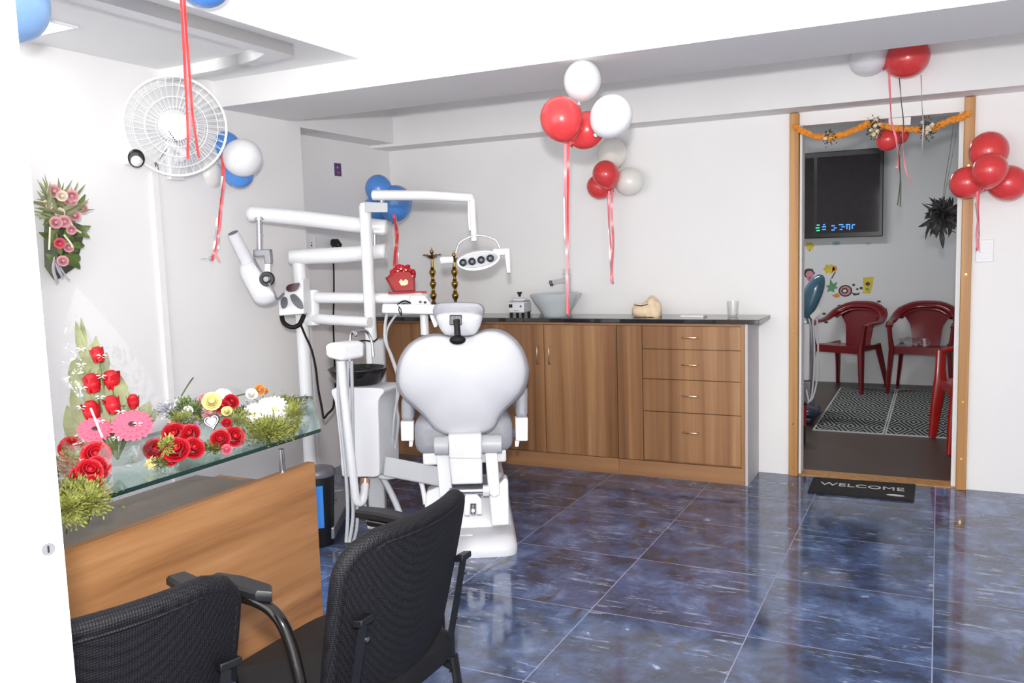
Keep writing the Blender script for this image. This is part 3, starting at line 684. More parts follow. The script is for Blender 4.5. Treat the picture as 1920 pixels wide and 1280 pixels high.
prof = [(.1, .02, -.012), (.6, .02, -.012), (.96, .024, -.006), (1, 0, 0), (.93, -.05, -.004), (.6, -.085, -.006), (.1, -.095, -.006)]
lh.rings([[LP(c*.112*s, (s_*.055 if s_ < 0 else s_*.042)*s+o+.012*c, e) for c, s_ in hr] for s, e, o in prof]); head = mk('lamp_head', lh, 'unit_white', T, angle=50)
b = B(); b.rings([[LP(c*.098*s, s_*.036*s+.012*c-.008, e) for c, s_ in hr] for s, e in ((1, .022), (1, .028), (.96, .03), (.05, .03))]); mk('front_glass', b, 'panel_grey', head)
for x, y in ((868, 492), (885, 490), (902, 487), (919, 484)):
    p = at(x, y, 4.285); b = B(); b.lathe([(.018, 0), (.019, .004), (.016, .006), (.011, .001), (0, -.002)], p, ax=-UD, n=20); mk('reflector', b, 'reflector', head, label='dark round lamp reflector')
b = B(); b.tube(spline([LP(-.112, .03, 0), LP(-.085, .085, 0), LP(0, .115, 0), LP(.085, .09, 0), LP(.11, .045, 0)]), .005, 8); mk('yoke_ring', b, 'chrome', head)
b = B(); b.tube(TP([(826, 489, 4.33), (830, 488, 4.33), (850, 487, 4.33)]), [.016, .02, .018], 14); mk('handle', b, 'unit_white', head)
b = B(); b.tube(TP([(925, 473, 4.33), (950, 472, 4.33)]), .02, 12); b.tube(TP([(951, 468, 4.32), (952, 482, 4.31), (954, 512, 4.29)]), [.017, .014, .01], 12); mk('handle', b, 'unit_white', head)
# folding tray arms
b = B(); b.tube(TP([(590, 558, 4.72), (593, 558, 4.72), (700, 559, 4.6), (790, 558, 4.5), (797, 558, 4.5)]), [.02, .034, .033, .031, .02], 14, flat=.9); mk('tray_arm', b, 'unit_white', T)
b = B(); b.tube(TP([(572, 597, 4.74), (600, 598, 4.7), (694, 604, 4.52)]), [.026, .028, .028], 14); mk('tray_arm', b, 'unit_white', T)
b = B(); b.cyl(at(586, 544, 4.73), at(588, 610, 4.73), .036, n=18); mk('arm_elbow', b, 'unit_white', T, bevel=.004)
b = B(); b.hexa([at(716, 587, 4.34), at(832, 590, 4.3), at(832, 590, 4.62), at(716, 587, 4.62)], [at(717, 569, 4.34), at(832, 571, 4.3), at(832, 571, 4.62), at(717, 569, 4.62)]); tr = mk('instrument_tray', b, 'unit_white', T, bevel=.01)
b = B(); slab(b, [(805, 590), (824, 590), (820, 612), (814, 614)], 4.34, .05); b.cyl(at(795, 588, 4.45), at(797, 628, 4.45), .022, n=14); mk('tray_bracket', b, 'unit_white', T, bevel=.003)
b = B(); b.tube(TP([(724, 590, 4.4), (770, 589, 4.38), (800, 588, 4.36)]), .003, 6); b.cyl(at(798, 552, 4.48), at(798, 580, 4.48), .02, n=12); mk('tray_pivot', b, 'panel_grey', T)
b = B(); b.tube(spline(TP([(726, 586, 4.38), (722, 612, 4.36), (723, 640, 4.34), (736, 672, 4.3), (745, 705, 4.3), (744, 760, 4.32), (747, 790, 4.33), (741, 840, 4.36)])), .008, 8); b.tube(spline(TP([(746, 586, 4.4), (734, 602, 4.38), (725, 622, 4.36), (727, 650, 4.33), (748, 720, 4.28), (740, 775, 4.3), (735, 840, 4.34)])), .006, 8); mk('tray_hose', b, 'hose_grey', T)
# assistant holder and hoses
b = B(); slab(b, [(607, 642), (640, 643), (641, 679), (609, 672)], 4.0, .14, (UD*.7+RD*.72).normalized()); mk('holder_box', b, 'unit_white', T, bevel=.02)
b = B(); b.tube(spline(TP([(640, 676, 4.04), (645, 735, 4.06), (652, 800, 4.08), (661, 880, 4.1), (667, 930, 4.12), (673, 942, 4.13), (681, 934, 4.15), (685, 900, 4.2)])), .02, 12); mk('suction_hose', b, 'hose_white', T)
b = B(); b.cyl(at(683, 916, 4.19), at(685, 896, 4.2), .024, n=14); mk('hose_fitting', b, 'copper', T)
for k, P in enumerate(([(634, 676, 4.06), (636, 760, 4.1), (648, 880, 4.12), (652, 960, 4.14), (649, 1016, 4.15)], [(652, 676, 4.06), (652, 760, 4.1), (656, 860, 4.12), (662, 960, 4.14), (655, 1016, 4.15)], [(659, 676, 4.07), (661, 770, 4.11), (663, 860, 4.14), (670, 970, 4.16), (662, 1018, 4.18)], [(682, 920, 4.2), (686, 960, 4.22), (692, 990, 4.22)])):
    b = B(); b.tube(spline(TP(P)), .0085 if k < 3 else .007, 8); mk('thin_hose', b, 'hose_grey', T)
f0 = at(706, 893, 4.42); f1 = V((f0.x, f0.y, 0))
b = B(); b.obox(V((f0.x, f0.y, f0.z/2+.02)), RD*.042, UD*.05, V((0, 0, f0.z/2+.02))); mk('stand_column', b, 'panel_grey', T, bevel=.01)
b = B(); b.tube(spline(TP([(716, 893, 4.3), (730, 917, 4.28), (745, 950, 4.25), (756, 985, 4.22), (757, 1012, 4.22)])), .016, 10); mk('drain_hose', b, 'hose_grey', T)
b = B(); b.tube(spline(TP([(712, 893, 4.28), (730, 894, 4.26), (758, 890, 4.25), (778, 893, 4.22), (790, 905, 4.2), (798, 945, 4.18)])), .012, 10); mk('supply_hose', b, 'hose_white', T)
b = B(); b.hexa([at(718, 892, 4.2), at(842, 915, 4.12), at(842, 915, 4.24), at(718, 892, 4.34)], [at(722, 855, 4.2), at(842, 878, 4.12), at(842, 878, 4.24), at(722, 855, 4.34)]); mk('link_arm', b, 'panel_grey', T, bevel=.008)
# ultrasonic scaler on the tray
c = at(776, 572, 4.42)
t = thing('ultrasonic_scaler', 'small white scaler box with dark buttons lying on the instrument tray', 'scaler', c)
b = B(); b.hexa([at(768, 573, 4.36), at(812, 574, 4.36), at(806, 574, 4.52), at(768, 573, 4.52)], [at(769, 553, 4.4), at(797, 553, 4.4), at(795, 553, 4.52), at(768, 553, 4.52)]); mk('housing', b, 'unit_white', t, bevel=.006)
for x, y in ((788, 566), (797, 567)):
    b = B(); p = at(x, y, 4.372); b.ell(p, (.008, .006, .007), n=12, m=8); mk('button', b, 'dark_panel' if x < 790 else 'black_plastic', t)
b = B(); b.tube(spline(TP([(770, 568, 4.36), (758, 564, 4.34), (746, 571, 4.335), (752, 580, 4.33), (752, 592, 4.33)])), .004, 8); b.tube(spline(TP([(768, 571, 4.35), (756, 570, 4.335), (748, 578, 4.33), (750, 588, 4.33)])), .003, 8); mk('cable', b, 'black_rubber', t)
# red wrapped gift bouquet standing on the tray arm
c = at(756, 549, 4.52)
t = thing('flower_bouquet', 'round red paper-wrapped rose bouquet with a cream card on the instrument tray', 'bouquet', c)
def redp(x, y, e=0): return at(x, y, 4.5+e)
wr = [(737, 547), (722, 521), (734, 513), (742, 506), (770, 506), (778, 522), (779, 546)]
b = B(); b.rings([[redp(757+(x-757)*s, 530+(y-530)*s, e) for x, y in wr] for s, e in ((.3, -.05), (.85, -.045), (1, 0), (1, .06), (.6, .08))]); mk('wrap', b, 'red_fabric', t)
b = B()
for i in range(60):
    a = random.uniform(PI*.98, PI*2.02); rr_ = random.uniform(.25, 1)**.5; b.ell(redp(755+24*rr_*math.cos(a), 518+21*rr_*math.sin(a), .03*(rr_-.7)+random.uniform(-.02, .02)), random.uniform(.009, .013), n=8, m=6)
mk('rosebuds', b, 'petal_red', t)
b = B()
for x, y in ((746, 508), (752, 504), (761, 506), (749, 512), (757, 510), (766, 512), (773, 518)): b.ell(redp(x, y, -.035), .0055, n=8, m=6)
mk('pearls', b, 'petal_cream', t)
b = B(); slab(b, [(748, 528), (752, 523), (756, 527), (760, 523), (765, 526), (765, 532), (760, 535), (752, 535)], 4.435, .004); mk('card', b, 'cream_tag', t)
b = B(); b.hexa([redp(728, 551), redp(800, 549), redp(800, 549, .12), redp(728, 551, .12)], [redp(728, 547), redp(800, 545), redp(800, 545, .12), redp(728, 547, .12)]); mk('base_card', b, 'red_fabric', t)
# ---------------------------------------------------------------- mobile x-ray stand
xt = at(560, 478, 4.72); x0 = V((xt.x, xt.y, 0))
T = thing('xray_stand', 'white mobile dental x-ray stand with folding arms by the left wall', 'x-ray machine', x0)
b = B(); b.tube([x0+V((0, 0, .06)), xt, xt+V((0, 0, .02))], [.036, .036, .02], 20); mk('column', b, 'unit_white', T)
b = B(); b.tube(TP([(543, 482, 4.72), (548, 482, 4.72), (640, 478, 4.66), (722, 471, 4.62), (723, 471, 4.62)]), [.034, .043, .044, .042, .034], 18, flat=1); mk('lower_arm', b, 'unit_white', T)
b = B(); b.cyl(at(702, 460, 4.62), at(702, 430, 4.62), .018, n=14); b.obox(at(704, 434, 4.6), RD*.05, UD*.025, V((0, 0, .006))); mk('arm_joint', b, 'chrome', T)
b = B(); b.tube(TP([(464, 400, 4.5), (468, 400, 4.5), (560, 408, 4.55), (650, 419, 4.6), (722, 427, 4.62), (726, 427, 4.62)]), [.022, .04, .041, .042, .044, .034], 18, flat=1); mk('upper_arm', b, 'unit_white', T)
b = B(); b.cyl(at(486, 408, 4.5), at(487, 414, 4.5), .03, n=18); b.cyl(at(486, 414, 4.5), at(487, 470, 4.5), .0165, n=16); b.cyl(at(487, 440, 4.5), at(487, 443, 4.5), .018, n=16); mk('drop_shaft', b, 'chrome', T)
b = B(); slab(b, [(474, 468), (506, 467), (508, 494), (496, 495), (495, 480), (474, 481)], 4.46, .06); mk('yoke', b, 'steel_grey', T, bevel=.004)
b = B(); slab(b, [(496, 494), (506, 494), (507, 516), (495, 516)], 4.46, .04); mk('yoke_arm', b, 'unit_white', T, bevel=.003)
hd = smooth_px([(452, 496), (463, 489), (474, 488), (482, 497), (500, 526), (516, 549), (521, 558), (516, 566), (500, 572), (488, 571), (478, 566), (466, 545), (452, 518), (449, 506)], 2)
b = B(); plate(b, hd, lambda y: 4.42, [(.5, -.035), (.85, -.028), (.97, -.01), (1, .02), (1, .09), (.9, .12), (.5, .125)]); hd_ = mk('tube_head', b, 'shell_white', T, angle=50)
b = B(); b.tube(TP([(466, 494, 4.44), (462, 486, 4.43), (437, 437, 4.36)]), [.036, .033, .029], 22, cap=True); mk('cone', b, 'shell_white', hd_)
ca = (at(437, 437, 4.36)-at(462, 486, 4.43)).normalized()
b = B(); b.cyl(at(437, 437, 4.36)+ca*.0005, at(437, 437, 4.36)+ca*.003, .026, n=22); mk('cone_opening', b, 'dark_panel', hd_)
p = at(500, 523, 4.37)
b = B(); b.lathe([(.038, -.02), (.038, 0), (.034, .006), (.02, .006)], p, ax=-UD, n=30); b.lathe([(.022, .004), (.022, .01), (.016, .012), (0, .012)], p, ax=-UD, n=24); mk('angle_dial', b, 'black_plastic', hd_)
b = B(); b.lathe([(.014, .012), (.013, .016), (0, .017)], p, ax=-UD, n=20); mk('dial_cap', b, 'steel_grey', hd_)
b = B(); b.tube(spline(TP([(476, 484, 4.38), (484, 500, 4.37), (496, 518, 4.37), (512, 544, 4.37), (520, 560, 4.38), (532, 550, 4.44)])), .006, 8); mk('cable', b, 'steel_grey', hd_)
# control box on the column
b = B(); b.hexa([at(523, 592, 4.58), at(570, 588, 4.58), at(583, 586, 4.68), at(540, 590, 4.7)], [at(521, 556, 4.58), at(568, 522, 4.6), at(581, 520, 4.7), at(538, 552, 4.7)]); cb = mk('control_box', b, 'unit_white', T, bevel=.006)
for px in ([(527, 562), (532, 556), (538, 559), (539, 570), (535, 577), (529, 578), (526, 570)], [(544, 553), (552, 551), (560, 558), (567, 568), (568, 579), (558, 577), (549, 568), (545, 560)], [(536, 540), (542, 533), (561, 530), (560, 538), (554, 545), (541, 547)]):
    b = B(); slab(b, smooth_px(px, 2), 4.573, .006); mk('control_pad', b, 'maroon_screen' if px[0][0] == 536 else 'dark_panel', cb, label='dark oval control pad')
b = B(); b.tube(spline(TP([(528, 590, 4.6), (531, 603, 4.58), (540, 611, 4.57), (551, 613, 4.57), (562, 607, 4.58), (570, 590, 4.6)])), .0125, 12); mk('push_handle', b, 'black_rubber', T)
b = B(); b.tube(spline(TP([(563, 606, 4.62), (572, 628, 4.64), (584, 655, 4.64), (592, 690, 4.64), (596, 725, 4.64), (603, 762, 4.64), (607, 783, 4.64), (614, 776, 4.66), (624, 765, 4.7), (627, 748, 4.72)])), .006, 8); mk('mains_cable', b, 'black_rubber', T)
l0 = onz(658, 922, .06); l1 = onz(614, 1000, .06); ax = (l1-l0).normalized(); sd = V((ax.y, -ax.x, 0))
b = B(); b.obox((l0+l1)/2, (l1-l0)/2, sd*.034, V((0, 0, .03))); mk('base_leg', b, 'steel_grey', T, bevel=.006)
l2 = V((x0.x, x0.y, .06)); m_ = (l0-l2); 
b = B(); b.obox((l0+l2)/2, m_/2, V((m_.y, -m_.x, 0)).normalized()*.034, V((0, 0, .03))); mk('base_bar', b, 'steel_grey', T, bevel=.006)
b = B(); q = l2+(l1-l0); b.obox((q+l2)/2, (l1-l0)/2, sd*.034, V((0, 0, .03))); mk('base_leg', b, 'steel_grey', T, bevel=.006)
for p in (l1-ax*.04, l0, q-ax*.04, l2):
    b = B(); p = V((p.x, p.y, .017)); b.cyl(p-sd*.012, p+sd*.012, .017, n=16); mk('castor', b, 'black_rubber', T)
# ---------------------------------------------------------------- bin
c = at(594, 885, 4.2); hz_ = c.z; c = V((c.x, c.y, 0))
T = thing('waste_bin', 'black waste bin with a blue panel behind the end of the reception desk', 'bin', c)
b = B(); b.lathe([(.0, 0), (.062, 0), (.066, .01), (.082, hz_-.02), (.082, hz_)], c, n=30); mk('body', b, 'black_plastic', T)
b = B(); b.lathe([(.088, hz_-.012), (.09, hz_+.005), (.082, hz_+.02), (.03, hz_+.03), (0, hz_+.031)], c, n=30); mk('lid', b, 'dark_panel', T)
fx = (V((CC.x, CC.y, 0))-c).normalized(); a0 = math.atan2(fx.y, fx.x)
b = B(); P = []
for i in range(2):
    z = (.1, hz_-.05)[i]; r_ = .0665+(.0825-.0665)*z/hz_
    P.append([c+V((math.cos(a0+a)*r_, math.sin(a0+a)*r_, z)) for a in [-.75+1.05*k/10 for k in range(11)]])
b.grid(P, .002); mk('front_panel', b, 'bin_blue', T)
# ---------------------------------------------------------------- reception desk with a raised glass top
PZ, GZ = .745, .828
_e = onz(592, 866, PZ); PX, PY = _e.x-.004, _e.y
_g = onz(608, 801, GZ); _h = onz(581, 741, GZ)
T = thing('reception_desk', 'wood-look reception desk with a raised clear glass top covered in bouquets', 'desk', (PX-.2, -1.7, 0))
b = B(); b.box((PX-.03, -2.75, .0), (PX, PY, PZ)); mk('front_panel', b, 'desk_wood', T, bevel=.002)
b = B(); b.box((PX-.42, PY-.03, 0), (PX-.031, PY, .665)); mk('end_panel', b, 'desk_wood', T, bevel=.002)
b = B(); b.box((PX-.5, -2.75, .64), (PX-.031, PY-.031, .665)); mk('work_surface', b, 'desk_inner', T)
b = B(); b.box((PX-.5, -2.75, .0), (PX-.47, PY-.031, .638)); mk('modesty_panel', b, 'desk_inner', T)
gl = [(_g.x, -2.75), (_g.x, _g.y-.02), (_g.x-.012, _g.y), (_h.x+.02, _h.y-.01), (_h.x-.02, _h.y-.02), (_h.x-.03, _h.y-.06), (_h.x-.03, -2.75)]
b = B(); n = len(gl); z0, z1 = GZ-.012, GZ
b._new([(x, y, z0) for x, y in gl]+[(x, y, z1) for x, y in gl], [tuple(range(n))[::-1], tuple(range(n, 2*n))]); b.mi = 1
b._new([(x, y, z0) for x, y in gl]+[(x, y, z1) for x, y in gl], [(i, (i+1) % n, n+(i+1) % n, n+i) for i in range(n)])
mk('glass_top', b, ['glass_top', 'glass_edge'], T, smooth=False)
_s = onz(516, 882, PZ)
for y in (_s.y, _s.y-1.15):
    for x in (PX-.018,):
        b = B(); b.cyl((x, y, PZ), (x, y, GZ-.012), .0095, n=16); mk('standoff', b, 'chrome', T)
# ---------------------------------------------------------------- flowers
def rose_mesh(mname, seed):
    rnd = random.Random(seed); b = B()
    b.ell((0, 0, .0), (.34, .34, .5), n=12, m=8)
    for ring, (n_, r_, h_, op) in enumerate(((3, .32, .62, .1), (4, .52, .55, .28), (5, .72, .42, .5), (6, .92, .22, .85))):
        for k in range(n_):
            a = 2*PI*k/n_+ring*.7+rnd.uniform(-.15, .15); wd = 2*PI/n_*.72; P = []
            for i in range(5):
                u = i/4; row = []
                for j in range(5):
                    v = j/4-.5; rr = r_*(.45+.55*u**.7)+op*.22*u**3+.05*math.cos(v*PI)
                    z = -.55+(h_+.55)*u-.28*op*max(0, u-.7)*3*(1)-.55*u*v*v
                    row.append((math.cos(a+v*wd*2*(.6+.4*u))*rr, math.sin(a+v*wd*2*(.6+.4*u))*rr, z))
                P.append(row)
            b.grid(P, .03)
    return meshof('rose', b, mname)
def gerbera_mesh(mname, mcen):
    b = B()
    for ring, (n_, L_, z) in enumerate(((20, 1.0, 0), (18, .82, .06), (14, .5, .1))):
        for k in range(n_):
            a = 2*PI*k/n_+ring*.2; c, s_ = math.cos(a), math.sin(a); t = (-s_, c); w_ = .12*L_+.04
            b.grid([[(c*r*L_-t[0]*w_*q, s_*r*L_-t[1]*w_*q, z+.1*math.sin(r*2)-.05*r), (c*r*L_, s_*r*L_, z+.1*math.sin(r*2)-.05*r-.02), (c*r*L_+t[0]*w_*q, s_*r*L_+t[1]*w_*q, z+.1*math.sin(r*2)-.05*r)] for r, q in ((.1, .5), (.4, .9), (.8, 1), (1, .35))])
    b.mi = 1; b.ell((0, 0, .1), (.2, .2, .1), n=16, m=8)
    return meshof('gerbera', b, [mname, mcen])
def bud_mesh(mname):
    b = B(); b.lathe([(0, -.9), (.35, -.75), (.62, -.3), (.66, .1), (.5, .55), (.3, .8), (.12, .72), (0, .6)], n=14)
    for k in range(4):
        a = k*PI/2+.4; b.grid([[(math.cos(a+v)*(.5+.2*u), math.sin(a+v)*(.5+.2*u), -.7+1.35*u-v*v*.35) for v in (-.6, -.3, 0, .3, .6)] for u in (0, .35, .7, 1)], .03)
    return meshof('rosebud', b, mname)
ROSE = {c: [rose_mesh('petal_'+c, 11+i) for i in range(2)] for c in ('red', 'white', 'blush', 'cream', 'yellow', 'pink', 'orange', 'lilac')}
BUD = {c: bud_mesh('petal_'+c) for c in ('red', 'blush', 'pink', 'cream')}
GER = {'pink': gerbera_mesh('petal_pink', 'maroon_screen'), 'white': gerbera_mesh('petal_white', 'petal_yellow')}
def face(dirv, spin=0):
    d = V(dirv).normalized(); return d.to_track_quat('Z', 'Y').to_matrix() @ M.Rotation(spin, 3, 'Z')
def flower(kind, col, t, p, r, dirv, seed=0):
    if kind == 'rose': return inst('rose', ROSE[col][seed % 2], t, p, face(dirv, seed*.9), r)
    if kind == 'bud': return inst('rosebud', BUD[col], t, p, face(dirv, seed*.9), r)
    return inst('gerbera', GER[col], t, p, face(dirv, seed*.9), r)
def moss(b, c, ex, n, L=.02, wd=.005, up=.6, rnd=random):
    for i in range(n):
        o = V((rnd.gauss(0, .42)*ex[0], rnd.gauss(0, .42)*ex[1], rnd.gauss(0, .42)*ex[2])); p = V(c)+o
        d = (o.normalized() if o.length > 1e-6 else V((0, 0, 1)))*.7+V((rnd.uniform(-1, 1), rnd.uniform(-1, 1), rnd.uniform(-.4, 1)))*up
        d = d.normalized()*L*rnd.uniform(.6, 1.3)
        s_ = d.orthogonal().normalized()*wd; b._new([p-s_*.4, p+d*.5+s_, p+d, p+d*.5-s_], [(0, 1, 2, 3)])
def cello(t, base, ring_pts, name='wrap', m='cellophane', seed=1):
    rnd = random.Random(seed); b = B(); n = len(ring_pts); b0 = V(base); rows = []
    for u in (.06, .3, .6, .85, 1.0, 1.12):
        rows.append([b0+(V(p)-b0)*u*(1+rnd.uniform(-.06, .06)) for p in ring_pts])
    for i in range(len(rows)): rows[i].append(rows[i][0])
    b.grid(rows); return mk(name, b, m, t, angle=25)
toC = lambda p: (CC-V(p)).normalized()
def gp(x, y, h=.05): return onz(x, y, GZ+h)
def rr(px, p): return px*dep(p)/CF
# tall arrangement in a clear bowl
bp = gp(222, 880, 0); bd_ = dep(bp)
T = thing('flower_arrangement', 'tall arrangement of red rosebuds and pink gerberas in clear wrap on the glass desk', 'flowers', bp)
b = B(); b.lathe([(0, .0005), (.05, .0005), (.075, .02), (.085, .05), (.075, .07), (.068, .07), (.078, .05), (.07, .025), (0, .008)], bp, n=28); mk('bowl', b, 'clear_glass', T)
A4 = lambda x, y, e=0: at(x, y, bd_+e)
for i, (x, y, r) in enumerate(((183, 664, 12), (173, 718, 15), (210, 712, 15), (211, 758, 14), (172, 770, 16), (250, 752, 11))):
    p = A4(x, y, .02*((i*7) % 3-1)); flower('bud', 'red', T, p, r*1.5*bd_/CF, V((.12*(i % 3-1), -.15, 1)), i)
for i, (x, y, r) in enumerate(((248, 798, 38), (178, 806, 31))):
    p = A4(x, y, -.05); flower('gerbera', 'pink', T, p, r*(bd_-.05)/CF, toC(p)*.75+V((0, 0, .75)), i)
b = B()
for x0_, y0_, x1_, y1_, w_ in ((160, 680, 142, 602, 14), (162, 660, 152, 596, 9), (178, 700, 180, 630, 18), (150, 735, 140, 668, 26), (165, 720, 150, 672, 20), (155, 800, 134, 728, 20), (175, 780, 165, 700, 22), (215, 770, 205, 690, 22), (232, 760, 222, 700, 20), (262, 790, 282, 752, 22), (270, 800, 296, 768, 16), (190, 760, 185, 690, 26), (140, 830, 126, 760, 22), (205, 820, 208, 745, 26), (160, 700, 170, 646, 14), (236, 790, 226, 716, 18), (150, 770, 132, 740, 12), (195, 700, 200, 660, 14), (245, 800, 240, 735, 18)):
    e = random.uniform(.01, .06); b.leaf(A4(x0_, y0_, e), A4(x1_, y1_, e+random.uniform(-.02, .04)), w_*1.25*bd_/CF, up=toC(bp), curl=.08)
mk('foliage', b, 'leaf_olive', T)
b = B()
for x, y in ((183, 664), (173, 718), (210, 712), (211, 758), (172, 770), (250, 752), (248, 798), (180, 806)): b.tube(spline([A4(x, y, .02), A4((x+222)/2, (y+860)/2, .02), bp+V((0, 0, .03))], 4), .0028, 6)
mk('stem', b, 'leaf_green', T)
b = B()
for x, y in ((152, 684), (190, 668), (190, 706), (155, 728), (188, 745), (152, 764), (226, 772), (188, 790), (152, 655), (258, 795), (218, 822)):
    p = A4(x, y, -.07); s_ = bd_/CF
    for sg in (-1, 1):
        for k in (0, 1):
            b._new([p, p+CR*sg*(10-3*k)*s_+CU*(2-5*k)*s_, p+CR*sg*(4)*s_+CU*(4-7*k)*s_], [(0, 1, 2)])
mk('paper_butterfly', b, 'paper_white', T)
base = bp+V((0, 0, .02))
ringp = [A4(x, y, e) for x, y, e in ((262, 860, -.09), (300, 790, -.03), (268, 720, .02), (226, 660, .03), (190, 610, .03), (150, 570, .04), (128, 620, .03), (122, 720, .0), (126, 800, -.05), (160, 850, -.1), (210, 872, -.12))]
cello(T, A4(200, 800, .03), ringp, seed=3)
b = B(); p0_, p1_ = A4(170, 765, -.09), A4(192, 820, -.1); b.tube([p0_, p1_], .003, 6); mk('clip', b, 'paper_white', T)
# lying bouquets
def bouquet(label, base_px, roses, greens, ring, seed, extra=None, tail=None):
    bp_ = gp(*base_px, 0); t = thing('flower_bouquet', label, 'bouquet', bp_, group='bouquets lying on the glass desk top')
    pts = []
    for i, (kind, col, x, y, r, h) in enumerate(roses):
        p = gp(x, y, h); R_ = rr(r, p); pts.append(p); flower(kind, col, t, p, R_, toC(p)+V((random.uniform(-.3, .3), random.uniform(-.3, .3), .35)), i)
    rnd = random.Random(seed)
    for gi, (mname, lst) in enumerate(greens):
        for x, y, rx_, ry_, h, n_ in lst:
            b = B(); p = gp(x, y, h) if h > -.5 else at(x, y, dep(gp(x, y, 0))-.05+(h+1)); moss(b, p, (rr(rx_, p), rr(rx_, p), rr(ry_, p)), int(n_*2.6), L=.0135, wd=.0019, rnd=rnd)
            mk('filler_greenery', b, mname, t)
    if tail:
        b = B()
        for pp in tail: b.tube(spline([gp(*q) for q in pp], 4), .0025, 6)
        mk('stem', b, 'leaf_green', t)
    if extra: extra(t)
    c = sum((V(gp(*q)) for q in ring), V())/len(ring)
    cello(t, c+V((0, 0, -.01)), [gp(*q) for q in ring], seed=seed)
    return t
bouquet('red rose bouquet with moss hanging over the near left end of the glass desk', (150, 890), [('rose', 'red', 134, 840, 21, .07), ('rose', 'red', 180, 852, 24, .07), ('rose', 'red', 168, 882, 22, .06), ('rose', 'red', 184, 876, 21, .06), ('rose', 'red', 150, 891, 17, .05), ('rose', 'red', 176, 903, 14, .04)],
    [('moss', [(150, 930, 44, 26, -1, 1100), (140, 870, 26, 30, .03, 260), (134, 952, 26, 30, -1, 320), (172, 938, 30, 24, -1, 320)]), ('moss_dark', [(148, 928, 40, 28, -1, 420), (122, 890, 16, 30, .03, 160)])], [(205, 905, .03), (205, 850, .09), (175, 815, .1), (125, 812, .1), (112, 870, .08), (118, 935, .02), (160, 955, .0), (195, 935, .02)], 5,
    tail=[[(135, 950, -.03), (128, 975, -.06), (124, 1000, -.1)], [(165, 945, -.03), (168, 965, -.05), (163, 985, -.08)]])
bouquet('bouquet of bright red roses with yellow filler in the middle of the glass desk', (330, 850), [('rose', 'red', 291, 842, 19, .045), ('rose', 'red', 326, 813, 21, .08), ('rose', 'red', 356, 812, 17, .08), ('rose', 'red', 330, 842, 23, .055), ('rose', 'red', 363, 839, 19, .05), ('rose', 'red', 318, 858, 15, .03)],
    [('moss', [(345, 790, 20, 16, .09, 260), (313, 835, 11, 14, .07, 90)]), ('moss_dark', [(300, 868, 12, 8, .02, 60), (348, 798, 16, 12, .08, 90)]), ('petal_yellow', [(281, 869, 7, 6, .02, 40), (316, 828, 9, 10, .075, 36)])], [(275, 880, .0), (268, 845, .05), (290, 808, .09), (340, 780, .11), (378, 790, .1), (388, 830, .06), (380, 870, .0), (330, 880, .0)], 6)
def heart_tag(t):
    b = B(); hp = []
    p = gp(398, 790, .09); s_ = dep(p)/CF
    out = [(16*math.sin(a)**3, (13*math.cos(a)-5*math.cos(2*a)-2*math.cos(3*a)-math.cos(4*a))) for a in [2*PI*k/28 for k in range(28)]]
    rot = .25
    f2 = lambda x, y: p+CR*((x*math.cos(rot)-y*math.sin(rot))*s_)+CU*((x*math.sin(rot)+y*math.cos(rot))*s_)
    b.rings([[f2(x*q, y*q)-CFW*e for x, y in out] for q, e in ((.05, 0), (1, 0), (1, .004), (.05, .004))]); mk('heart_tag', b, 'leaf_black', t, label='black and white heart tag')
    b = B(); b.tube([f2(x*.8, y*.8)-CFW*.0055 for x, y in out], .0018, 6, closed=True); b.rings([[f2(x*q, y*q)-CFW*e for x, y in out] for q, e in ((.05, .0045), (.6, .0045), (.6, .006), (.05, .006))]); mk('heart_motif', b, 'paper_white', t)
bouquet('bouquet of dark red roses with a white heart tag right of the bright red roses', (420, 828), [('rose', 'red', 413, 822, 17, .045), ('rose', 'red', 440, 818, 18, .045), ('rose', 'red', 425, 792, 9, .085), ('rose', 'pink', 425, 842, 9, .015), ('rose', 'lilac', 364, 796, 8, .08)],
    [('moss_dark', [(400, 838, 26, 8, .02, 160)]), ('moss', [(405, 836, 22, 8, .02, 120), (445, 790, 22, 10, .07, 150)])], [(385, 852, .0), (376, 815, .05), (388, 780, .1), (425, 770, .11), (462, 790, .09), (470, 822, .04), (445, 850, .0)], 7, extra=heart_tag)
bouquet('bouquet of white gerberas edged with green moss at the far end of the glass desk', (510, 810), [('gerbera', 'white', 478, 778, 25, .07), ('gerbera', 'white', 515, 768, 27, .075), ('gerbera', 'white', 462, 784, 16, .06), ('gerbera', 'white', 500, 762, 18, .085)],
    [('moss', [(505, 806, 44, 20, .035, 1000), (525, 757, 42, 12, .08, 380), (552, 780, 14, 30, .06, 240)]), ('moss_dark', [(500, 806, 42, 20, .03, 420), (545, 765, 26, 20, .07, 140), (455, 770, 22, 8, .07, 120)])], [(465, 832, .0), (452, 795, .05), (470, 755, .1), (520, 738, .12), (572, 745, .11), (578, 785, .07), (560, 815, .02), (510, 832, .0)], 8)
